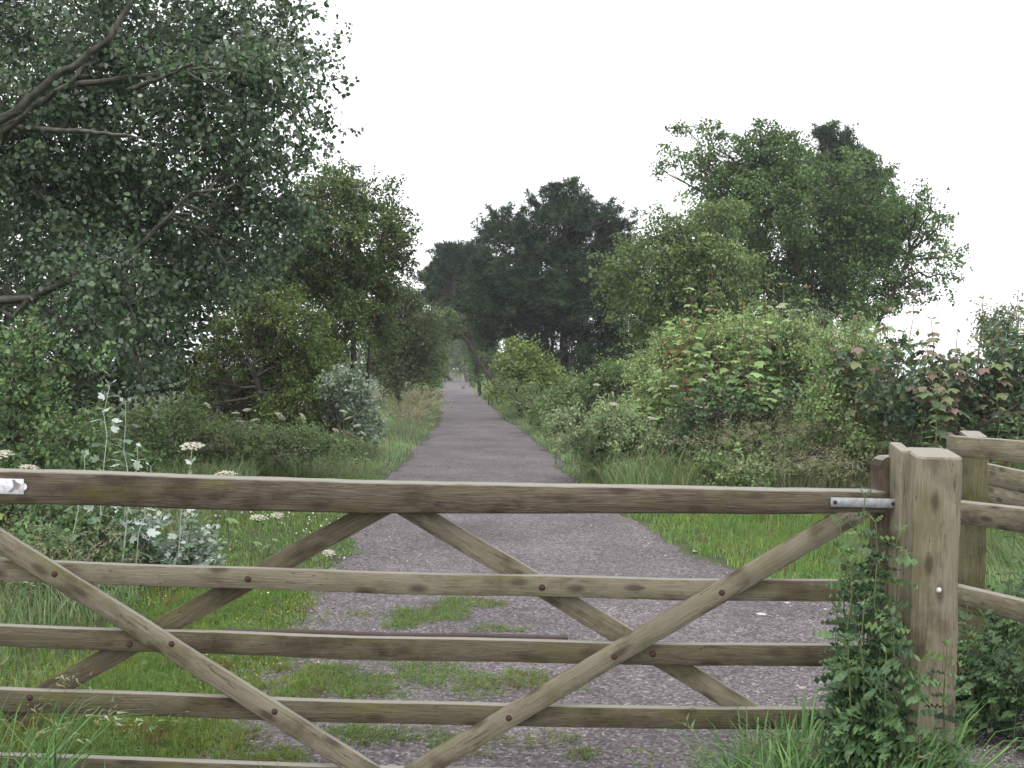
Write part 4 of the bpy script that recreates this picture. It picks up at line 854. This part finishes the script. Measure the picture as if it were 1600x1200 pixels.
UR = tubes([(np.array([0, 0, -.95]), np.array([math.sqrt((i+.5)/30)*math.cos(i*2.4), math.sqrt((i+.5)/30)*math.sin(i*2.4), -.28*(i+.5)/30-.02]), .018, .012) for i in range(30)], 3)
URM = mesh('umbel_rays', UR[0], UR[1], STEMG)
def umbel(px, py, D, rad, label, group, tilt=.15, seed=0, lean=0):
    rs = R_(900+seed); hd = at(px, py, D); b = hd*1.0; b[0] += rs.uniform(-.1, .1)+lean; b[2] = float(gz(b[0], D)); root = thing('hogweed', b, label, 'wildflower', group)
    A = Matrix.Translation(Vector(hd-b)) @ Matrix.Rotation(tilt*rs.uniform(-.5, 1), 4, 'Y') @ Matrix.Rotation(rs.uniform(0, .3), 4, 'X') @ Matrix.Rotation(rs.uniform(0, 6), 4, 'Z') @ Matrix.Scale(rad, 4)
    h = link('umbel', UM, root); h.matrix_local = A
    k = link('rays', URM, h)
    end = hd-np.array([0, 0, rad*.9]); sg, pts = curve_segs(b, end, .007, .004, rs, 6, .03)
    V, F = tubes(sg, 5); link('stem', mesh('stem', V-b, F, STEMG, smooth=True), root)
    me = LM_G[rs.randint(4)]
    for t_ in (2, 3):
        a = rs.uniform(0, 6.28); A = np.eye(4); A[:3, :3] = rotframe(np.array([[math.cos(a), math.sin(a), -.2]]), np.array([[0, 0, 1.0]]))[0]*rad*1.5; A[:3, 3] = pts[t_]-b
        o = link('leaf', me, root); o.matrix_local = Matrix(A.tolist())
for i, (px, py, D, r, lab) in enumerate([(300, 693, 7.0, .085, 'large white domed umbel standing just above the gate top rail'), (352, 737, 8.3, .085, 'cream umbel seen edge-on touching the top rail'), (2, 706, 7.4, .08, 'white umbel cut by the left picture edge above the rail'), (46, 727, 7.2, .065, 'white umbel half hidden behind the rail near the white label'),
        (403, 806, 8.0, .06, 'round white umbel hanging just under the top rail, left of its twin'), (433, 803, 8.2, .055, 'flat white umbel just under the top rail, right of its twin'), (514, 861, 7.4, .05, 'low white umbel at the grass edge in the gate diagonal')]):
    umbel(px, py, D, r, lab, 'large white umbels near the gate', seed=i)
for i, (px, py) in enumerate([(325, 632), (368, 644), (386, 639), (373, 657), (436, 646), (440, 651), (474, 650), (397, 655), (423, 667), (392, 667), (403, 677), (349, 670), (332, 673), (344, 678), (333, 690), (354, 696), (384, 695), (472, 666), (483, 671), (536, 641), (544, 652), (557, 664), (568, 676), (525, 671), (522, 682), (538, 686), (552, 690)]):
    umbel(px, py, 13.8 if px < 500 else 15.2, .055, 'small cream umbel in the drift before the hawthorn bush and silver thicket', 'drift of cream umbels on the left verge', seed=20+i, tilt=.9)
RU = [(932, 600, 'flat cream umbel at the top of the low bramble thicket'), (872, 640, 'upper umbel of the pair nearest the right path edge'), (866, 647, 'lower umbel of the pair nearest the right path edge'), (902, 646, 'thin cream umbel on the path-side grasses'), (934, 639, 'small umbel between the path-side pair and the bank'), (960, 630, 'pinkish umbel left of the maple-leaved sapling'),
      (1019, 652, 'broadest cream umbel on the face of the right bank'), (1098, 592, 'yellowish umbel high among the bank grasses'), (1090, 633, 'yellowish umbel on the dark nettle clump'), (1052, 602, 'white umbel beside a pale sapling leaf'), (1220, 478, 'white umbel right of the high pale leaf'), (1292, 541, 'upper umbel below the toothed sapling'), (1286, 552, 'lower umbel below the toothed sapling')]
for i, (px, py, lab) in enumerate(RU): umbel(px, py, 16.5 if px < 950 else 13.2, .065 if px > 950 else .06, lab, 'umbels on the right bank', seed=60+i)

# ================================================================== grasses
def blades(name, P0, h, wd, lean, col, seed, mat=GRASS, parent=None, kind='stuff', segs=2, curl=1.0):
    rs = R_(seed); n = len(P0); a = rs.uniform(0, 2*np.pi, n); f = np.stack([np.cos(a), np.sin(a), np.zeros(n)], 1)
    b = a+np.pi/2+rs.normal(0, .5, n); s = np.stack([np.cos(b), np.sin(b), np.zeros(n)], 1)
    h = h[:, None]; wd = wd[:, None]/2; lean = lean[:, None]; up = np.array([0, 0, 1.0]); Vs = []
    for t_ in ([0, .45, .8] if segs == 2 else [0, .5])[:segs+1]:
        c = P0+up*h*(t_-.35*lean*t_*t_*curl)+f*h*lean*t_**1.8
        ww = wd*(1-.55*t_); Vs += [c-s*ww, c+s*ww]
    Vs.append(P0+up*h*(1-.55*lean*curl)+f*h*lean*1.05)
    k = len(Vs); V = np.stack(Vs, 1).reshape(-1, 3)
    tf = [(0, 1, 3), (0, 3, 2), (2, 3, 5), (2, 5, 4), (4, 5, 6)] if segs == 2 else [(0, 1, 3), (0, 3, 2), (2, 3, 4)]
    F = (np.array(tf)[None]+(np.arange(n)*k)[:, None, None]).reshape(-1, 3)
    C = np.repeat(np.clip(col, .01, .6)[:, None], k, 1).reshape(-1, 3)
    return V, F, C
def scatter_grass(name, pts, hr, wr, lr, pal, seed, segs=2, var=.15, kind='stuff', hmul=None, colmul=None):
    rs = R_(seed); n = len(pts); Pz = np.column_stack([pts, gz(pts[:, 0], pts[:, 1])-.005])
    h = rs.uniform(hr[0], hr[1], n)*(hmul if hmul is not None else 1); d = np.maximum(1, pts[:, 1]/9)
    c = colvar(pal, n, rs, var)
    if colmul is not None: c = c*colmul[:, None]
    tn = sst((fbm(pts[:, 0], pts[:, 1], 2.6, 301)-.42)*3.2)[:, None]; c = c*(1-tn)+c*np.array([1.24, 1.04, .98])*tn
    tb = sst((fbm(pts[:, 0], pts[:, 1], 5.5, 333)-.62)*5)[:, None]; c = c*(1-tb)+np.array([.22, .15, .07])*tb
    V, F, C = blades(name, Pz, h, rs.uniform(wr[0], wr[1], n)*d, rs.uniform(lr[0], lr[1], n), c, seed, segs=segs)
    return tag(link(name, mesh(name, V, F, GRASS, C)), kind=kind)
PAL_GR = [(0.175, 0.305, 0.08, 5), (0.22, 0.35, 0.095, 3), (0.13, 0.235, 0.07, 3), (0.33, 0.33, 0.17, 0.8)]
PAL_TALL = [(0.2, 0.31, 0.135, 5), (0.25, 0.36, 0.155, 3), (0.155, 0.245, 0.11, 3), (0.4, 0.38, 0.25, 1.2)]
rs = R_(500)
# short turf left of the path, near
n = 70000; x = rs.uniform(-5.2, -.7, n); y = 3.6+10.5*rs.uniform(0, 1, n)**1.25
gap = fbm(x, y, 1.3, 21); edge = lx(y)+(fbm(x, y, 2.4, 31)-.5)*.9
keep = (x < edge) & (gap > .22); x, y = x[keep], y[keep]
hm = .55+1.1*fbm(x, y, .9, 41)+.5*np.clip((-2.2-x), 0, 1.5)
scatter_grass('grass', np.column_stack([x, y]), (.035, .09), (.005, .010), (.1, .8), PAL_GR, 1, segs=1, hmul=hm, colmul=.8+.45*fbm(x, y, 2.2, 51))
# grass patches within the gravel, seen through the gate
ELL = [(735, 948, 75, 13), (650, 968, 50, 14), (700, 962, 35, 16), (770, 990, 50, 7), (620, 985, 30, 6), (560, 1075, 110, 30), (470, 1085, 70, 24), (660, 1062, 90, 26), (745, 1080, 55, 26), (830, 1068, 50, 22), (880, 1085, 50, 14), (510, 1060, 50, 14),
       (600, 1160, 130, 22), (720, 1172, 110, 26), (520, 1150, 70, 16), (840, 1165, 60, 18), (900, 1190, 36, 14), (330, 1165, 110, 30), (420, 1190, 100, 22), (780, 1140, 60, 10), (380, 1085, 50, 20), (440, 1050, 26, 7), (1010, 880, 14, 3)]
n = 270000; px = rs.uniform(200, 960, n); py = rs.uniform(925, 1215, n)
Dp = rs.uniform(3.8, 7.2, n); xw = rs.uniform(-2.2, .55, n)
v = np.column_stack([xw, Dp, np.zeros(n)])-CAM; dep = v@Fw; px = v@Rt/dep*FPX+800; py = 600-v@Up/dep*FPX
f = np.zeros(n)
for (a, b, ra, rb) in ELL: f = np.maximum(f, 1.25-((px-a)/ra/1.15)**2-((py-b)/rb/1.15)**2)
f += (fbm(xw, Dp, 3.2, 61)-.5)*1.6+(fbm(xw, Dp, 11, 62)-.5)*1.3
f = np.maximum(f, (.9-(xw-lx(Dp))*1.3)*(.3+fbm(xw, Dp, 2.6, 63)))
keep = (f > .34) & (rs.uniform(0, 1, n) < np.clip((f-.3)*.9, .06, .8)); xw, Dp, f = xw[keep], Dp[keep], f[keep]
print('patch blades', len(xw))
scatter_grass('grass_patch', np.column_stack([xw, Dp]), (.02, .06), (.0035, .007), (.1, .9), [(.19, .32, .085, 5), (.25, .36, .10, 3), (.29, .31, .11, 2), (.15, .25, .07, 2)], 2, segs=1, hmul=.5+.9*np.clip(f, 0, 1)+.3*fbm(xw, Dp, 2, 9), colmul=.8+.4*fbm(xw, Dp, 4, 71))
# moss / stray seedlings on gravel
n = 9000; xw = rs.uniform(-1.5, 2.0, n); Dp = rs.uniform(3.8, 12, n); k = (fbm(xw, Dp, 1.5, 81) > .56) & (xw < rx(Dp)) & (xw < .9-.08*Dp+fbm(xw, Dp, .8, 5)); xw, Dp = xw[k], Dp[k]
scatter_grass('seedlings', np.column_stack([xw, Dp]), (.008, .022), (.004, .009), (.1, .9), [(.12, .15, .045, 5), (.16, .17, .05, 3)], 3, segs=1)
# right lawn wedge beyond the gate
n = 65000; x = rs.uniform(1.0, 7.5, n); y = rs.uniform(6.6, 13.8, n); edge = rx(y)+(fbm(x, y, 2.6, 33)-.45)*.55
keep = x > edge; x, y = x[keep], y[keep]
scatter_grass('grass', np.column_stack([x, y]), (.05, .12), (.006, .011), (.1, .7), PAL_GR, 4, segs=1, hmul=.6+.8*fbm(x, y, 1.1, 42)+.9*np.clip((x-edge[keep]-.3), 0, 1.3)+.12*np.clip(y-9.5, 0, 3), colmul=.85+.4*fbm(x, y, 2.2, 52))
# verge grass, both sides, to the far end
def verge(name, n, y0, y1, side, wid, hr, seed, pw=1.6, base=.15, wr=(.005, .009), pal=PAL_TALL, lr=(.2, .9), tall=1.0):
    rs = R_(seed); y = y0+(y1-y0)*rs.uniform(0, 1, n)**pw; u = rs.uniform(0, 1, n)**.8*wid
    e = (rx(y) if side > 0 else lx(y)); jit = (fbm(np.full(n, side*3.0), y, 1.7, seed)-.5)*.4
    x = e+side*u+jit; hm = base+tall*sst(u/wid*1.4)+.4*fbm(x, y, 1.0, seed+1)
    scatter_grass(name, np.column_stack([x, y]), hr, wr, lr, pal, seed, hmul=hm, colmul=.8+.4*fbm(x, y, 1.3, seed+2))
verge('verge_grass', 20000, 13, 62, 1, 2.6, (.25, .6), 10)
verge('verge_grass', 19000, 13, 62, -1, 2.2, (.22, .55), 11, base=.12)
verge('verge_grass', 5000, 55, 120, 1, 3.0, (.35, .8), 12, pw=1.2)
verge('verge_grass', 5000, 55, 120, -1, 2.5, (.35, .8), 13, pw=1.2)
# tall rough grass at the foot of the right bank and left bank
def rough(name, n, xr, yr, hr, seed, pal=PAL_TALL, wr=(.005, .009), lr=(.2, .9), thr=.0, cond=None, segs=2):
    rs = R_(seed); x = rs.uniform(*xr, n); y = rs.uniform(*yr, n); k = fbm(x, y, .9, seed) > thr
    if cond is not None: k &= cond(x, y)
    x, y = x[k], y[k]; scatter_grass(name, np.column_stack([x, y]), hr, wr, lr, pal, seed, hmul=.5+fbm(x, y, 1.2, seed+1), colmul=.8+.4*fbm(x, y, 1.5, seed+2), segs=segs)
rough('tall_grass', 20000, (1.0, 9), (12.0, 17.5), (.3, .8), 20, cond=lambda x, y: x > rx(y)+.25)
rough('tall_grass', 20000, (-7.5, -2.0), (9.5, 16), (.25, .55), 21, cond=lambda x, y: x < lx(y)-1.0-.12*(y-9))
rough('tall_grass', 11000, (-5.5, -2.3), (4.0, 9.5), (.18, .42), 22, cond=lambda x, y: x < -2.3-.1*y+.8*fbm(x, y, .8, 3))
rough('tall_grass', 9000, (2.6, 7), (5.0, 9.5), (.22, .5), 23, pal=[(.13, .22, .07, 4), (.17, .25, .10, 3), (.10, .17, .06, 3)], cond=lambda x, y: x > 2.5+.0*y)
PAL_STRAW = [(0.34, 0.31, 0.2, 4), (0.26, 0.28, 0.15, 4), (0.42, 0.38, 0.28, 2), (0.2, 0.25, 0.11, 3)]
# seed-heads: thin stems with feathery tops
def seedgrass(name, pts, hr, seed, pal=PAL_STRAW, lean=(.15, .7), hs=.14):
    rs = R_(seed); n = len(pts); Pz = np.column_stack([pts, gz(pts[:, 0], pts[:, 1])]); h = rs.uniform(*hr, n); le = rs.uniform(*lean, n)
    c = colvar(pal, n, rs, .12); d = np.maximum(1, pts[:, 1]/8); a = rs.uniform(0, 6.28, n)
    V, F, C = blades(name, Pz, h, .0035*d, le, c*.75, seed)
    k = V.reshape(n, 7, 3); tip = k[:, 6]; mid = (k[:, 4]+k[:, 5])/2; ax = unit(tip-mid)
    m_ = 14; tt = rs.uniform(-.15, 1.0, (n, m_, 1)); pp = mid[:, None]+(tip-mid)[:, None]*tt+rs.normal(0, .012, (n, m_, 3))*d[:, None, None]
    ix = np.repeat(np.arange(n), m_); pp = pp.reshape(-1, 3); tipd = unit(ax[ix]+rs.normal(0, .45, (len(ix), 3))); R3 = rotframe(tipd, rs.normal(size=(len(ix), 3)))
    tv = np.array([[-.13, 0, 0], [.13, 0, 0], [0, 1, 0]]); v2, f2, c2 = cloud(tv, np.array([[0, 1, 2]]), pp, R3, .03*d[ix]*rs.uniform(.6, 1.2, len(ix)), np.clip(c[ix], 0, .5))
    V, F, C = joinc([(V, F, C), (v2, f2, c2)])
    return tag(link(name, mesh(name, V, F, GRASS, C)), kind='stuff')
def pxpts(lst, D0, D1, n, seed):
    rs = R_(seed); o = []
    for (px, r, wt) in lst:
        k = int(n*wt); D = rs.uniform(D0, D1, k); x = rs.normal(px, r, k); X_ = (x-800)/FPX*D; k2 = (X_ < lx(D)-.1) | (X_ > rx(D)+.1); o.append(np.column_stack([X_, D])[k2])
    return np.concatenate(o)
seedgrass('seeding_grass', pxpts([(1150, 40, .6), (1240, 40, .8), (1330, 40, 1.0), (1200, 80, 1.0)], 12.2, 14.2, 210, 1), (.7, 1.3), 31)
seedgrass('seeding_grass', pxpts([(1290, 50, 1), (1370, 30, .6)], 11.2, 12.8, 260, 2), (.5, 1.0), 32, lean=(.4, .9))
seedgrass('seeding_grass', pxpts([(960, 50, 1), (1060, 40, 1)], 13.5, 17, 220, 3), (.6, 1.1), 33)
seedgrass('seeding_grass', pxpts([(640, 25, 1), (660, 12, 1)], 20, 36, 200, 4), (.5, .95), 34)
seedgrass('seeding_grass', pxpts([(400, 60, 1), (300, 60, 1), (500, 30, .6)], 12, 15, 110, 5), (.5, .95), 35, pal=[(.26, .24, .15, 4), (.2, .25, .12, 3)])
seedgrass('seeding_grass', pxpts([(30, 50, 1), (110, 40, .6)], 5.2, 6.4, 70, 6), (.45, .75), 36)
seedgrass('seeding_grass', np.column_stack([R_(8).uniform(-2.0, -1.35, 26), R_(9).uniform(2.95, 3.35, 26)]), (.5, .85), 37, lean=(.4, .9))
seedgrass('seeding_grass', np.column_stack([R_(18).uniform(.5, 1.1, 22), R_(19).uniform(3.0, 3.4, 22)]), (.4, .62), 38, lean=(.2, .6), pal=[(.17, .2, .1, 1)])
# broad-bladed grass tussocks at the foot of the gate
def tussock(name, label, cx, cy, rad, n, hr, seed, pal=PAL_GR, group=None, wr=(.006, .012), lr=(.2, .85)):
    rs = R_(seed); r = rad*np.sqrt(rs.uniform(0, 1, n)); a = rs.uniform(0, 6.28, n); Pz = np.column_stack([cx+r*np.cos(a), cy+.5*r*np.sin(a), np.zeros(n)])
    V, F, C = blades(name, Pz, rs.uniform(*hr, n)*(1.1-.4*r/rad), rs.uniform(*wr, n), rs.uniform(*lr, n), colvar(pal, n, rs, .18), seed)
    o = link(name, mesh(name, V-[cx, cy, 0], F, GRASS, C), None, (cx, cy, 0)); return tag(o, label, 'grass', group)
PAL_TUS = [(.14, .27, .09, 5), (.19, .32, .11, 3), (.10, .2, .07, 3)]
for i, (px, D, rad, n, h1, lab) in enumerate([(1190, 3.05, .18, 420, .46, 'grass tussock starting the row at the gravel, under the gate diagonal'), (1260, 3.1, .24, 760, .60, 'tall grass tussock left of the thistles at the frame bottom'), (1340, 3.0, .24, 760, .56, 'grass tussock directly below the thistle clump'),
        (1410, 3.0, .22, 700, .54, 'grass tussock at the foot of the square gate post'), (1475, 3.1, .2, 560, .50, 'grass tussock right of the gate post foot by the gravel spur'), (1290, 2.75, .3, 800, .40, 'short grass tussock lowest at the frame bottom edge'), (1225, 3.3, .24, 620, .56, 'grass tussock overlapping the bottom rail where the rear brace ends'), (1300, 3.35, .24, 640, .62, 'tall grass tussock overlapping the bottom rail left of the thistles'), (1375, 3.05, .2, 560, .52, 'dense grass tussock between the thistles and the frame bottom'), (1210, 3.05, .22, 620, .5, 'dense grass tussock at the gravel edge, under the rear brace end'), (1440, 3.15, .2, 600, .60, 'tall grass tussock straight before the square post'), (1520, 4.7, .12, 120, .3, 'small grass tussock before the thistles by the gravel spur')]):
    q = at(px, 1100, D); tussock('grass_tussock', lab, q[0], D, rad, n, (h1*.4, h1*1.12), 520+i, PAL_TUS, 'grass tussocks at the gate foot')
for i, (px, D, rad, n, h1, lab) in enumerate([(20, 3.2, .25, 260, .62, 'grass tussock rising over the lower left gate rails'), (110, 3.1, .2, 130, .40, 'smaller grass tussock at the lower left of the gate'), (480, 3.2, .16, 34, .44, 'thin grass tussock crossing the foot of the long brace')]):
    q = at(px, 1100, D); tussock('grass_tussock', lab, q[0], D, rad, n, (h1*.4, h1*1.1), 540+i, PAL_TUS, 'grass tussocks at the gate foot')
# nettle leaves low among the tussocks
for i, (px, D, lst, lab) in enumerate([(1560, 5.6, [(1530, 960, 40), (1590, 940, 44), (1540, 1020, 40), (1600, 1010, 44), (1660, 980, 50), (1580, 1045, 30), (1640, 1040, 34), (1515, 1000, 26)], 'dark nettle mass behind the thistles right of the post')]):
    weeds('nettle_clump', lab, 'weeds', px, 1200, D, [(a, b, c, 1, 0) for a, b, c in lst], [(.11, .20, .075, 4), (.15, .24, .09, 3)], .04, 420, 12, 551+i, tm=T_LEAF, mat=GLOSSY, csig=.05)

# clover and buttercups
def dots(name, x, y, z0, z1, s, pal, seed, mat=PETAL):
    rs = R_(seed); n = len(x); Pp = np.column_stack([x, y, gz(x, y)+rs.uniform(z0, z1, n)]); nr = unit(rs.normal(size=(n, 3))*.5+[0, -.3, 1]); R3 = rotframe(rs.normal(size=(n, 3)), nr)
    tv = np.array([[0, 0, 0], [.5, 0, .1], [.15, .48, .1], [-.4, .3, .1], [-.4, -.3, .1], [.15, -.48, .1]]); tf = np.array([[0, 1, 2], [0, 2, 3], [0, 3, 4], [0, 4, 5], [0, 5, 1]])
    V, F, C = cloud(tv, tf, Pp, R3, s*rs.uniform(.7, 1.3, n), np.clip(colvar(pal, n, rs, .08), 0, .8)); tag(link(name, mesh(name, V, F, mat, C)), kind='stuff')
rs = R_(33); x = rs.uniform(-3.2, .2, 3000); y = rs.uniform(4, 8, 3000); k = (fbm(x, y, 1.2, 91) > .55) & (x < lx(y)+.1); dots('yellow_clover', x[k], y[k], .03, .07, .008, [(.55, .5, .05, 1)], 1)
x = rs.uniform(-3.4, -1.2, 500); y = rs.uniform(6.5, 11, 500); k = (fbm(x, y, 1.1, 95) > .5) & (x < lx(y)); dots('white_clover', x[k], y[k], .05, .09, .017, [(.7, .7, .62, 1)], 2)
x = rs.uniform(-3.5, 3, 2500); y = rs.uniform(4, 12, 2500); dots('clover_leaves', x[(x < lx(y)) | (x > rx(y)+.1)], y[(x < lx(y)) | (x > rx(y)+.1)], .02, .06, .03, [(.09, .17, .045, 1)], 3, LEAF)

# ---- loose stones on the gravel
def stones(name, x, y, s, pal, seed, z=.022):
    rs = R_(seed); n = len(x); tv = np.array([[1, 0, 0], [0, 1, 0], [-1, 0, 0], [0, -1, 0], [.1, .1, .75], [0, 0, -.6]], float)*.5
    tf = np.array([[0, 1, 4], [1, 2, 4], [2, 3, 4], [3, 0, 4], [1, 0, 5], [2, 1, 5], [3, 2, 5], [0, 3, 5]])
    tip = unit(rs.normal(size=(n, 3))*[1, 1, .25]); R3 = rotframe(tip, np.array([[0, 0, 1.0]])+rs.normal(0, .3, (n, 3)))
    R3 = R3*rs.uniform(.6, 1.2, (n, 1, 3))
    V, F, C = cloud(tv, tf, np.column_stack([x, y, np.full(n, z)]), R3, s, np.clip(colvar(pal, n, rs, .12), .02, .6))
    return tag(link(name, mesh(name, V, F, STONE, C)), kind='stuff')
STONE, t, p, out = newmat('loose_stone'); a_ = N(t, 'ShaderNodeAttribute', attribute_name='Col'); L(t, a_.outputs['Color'], p.inputs['Base Color']); p.inputs['Roughness'].default_value = .8
PAL_ST = [(0.19, 0.155, 0.17, 6), (0.27, 0.23, 0.245, 4), (0.38, 0.34, 0.35, 2), (0.11, 0.09, 0.1, 4), (0.5, 0.46, 0.45, 0.6)]
rs = R_(44); n = 26000; y = 3.7+9*rs.uniform(0, 1, n)**1.5; x = rs.uniform(-1.8, 2.6, n); k = (x > lx(y)-.25) & (x < rx(y)) & (fbm(x, y, 2.0, 15)+rs.uniform(-.3, .3, n) > .42); x, y = x[k], y[k]
stones('gravel', x, y, rs.gamma(3.0, .0033, len(x))+.004, PAL_ST, 5)
x = rs.uniform(1.9, 3.2, 3500); y = rs.uniform(3.6, 4.8, 3500); stones('gravel', x, y, rs.gamma(3, .003, 3500)+.004, PAL_ST, 6, z=.035)
pb = R_(45); tv = np.array([[1, 0, 0], [.6, .75, 0], [-.3, .9, 0], [-1, .3, 0], [-.7, -.7, 0], [.4, -.9, 0], [.4, .2, .42], [-.35, .1, .5], [0, -.4, .4]])*.5; tf = np.array([[0, 1, 6], [1, 7, 6], [1, 2, 7], [2, 3, 7], [3, 4, 7], [4, 8, 7], [4, 5, 8], [5, 0, 8], [0, 6, 8], [6, 7, 8]])
SM = [mesh('loose_stone', tv*(1+pb.normal(0, .12, tv.shape)), tf, STONE, np.repeat(np.array([c]), 9, 0)) for c in [(.46, .43, .42), (.34, .31, .31), (.40, .36, .34)]]
for i, (px, py, w_) in enumerate([(1190, 961, .10), (1085, 861, .07), (1178, 832, .05), (990, 868, .045), (1254, 1075, .06), (1063, 1068, .05), (940, 1148, .055), (957, 1154, .05), (1100, 1150, .05), (1230, 942, .05), (1275, 938, .05), (756, 1092, .035), (1160, 955, .04), (1000, 975, .04), (1012, 985, .035), (880, 878, .04), (1050, 880, .04), (1040, 868, .035), (1290, 952, .035), (1222, 990, .035)]):
    q = gp(px, py, .02); o = link('stone', SM[i % 3], path, q); o.scale = (w_, w_*.75, w_*.6); o.rotation_euler = (0, 0, i*1.7)
for i in range(70):
    y = pb.uniform(4.0, 7.5); x = pb.uniform(-1.2, 2.1); q = (x, y, .02); o = link('stone', SM[i % 3], path, q); s_ = pb.uniform(.018, .036); o.scale = (s_, s_*.8, s_*.6); o.rotation_euler = (0, 0, pb.uniform(0, 6))

#VEG
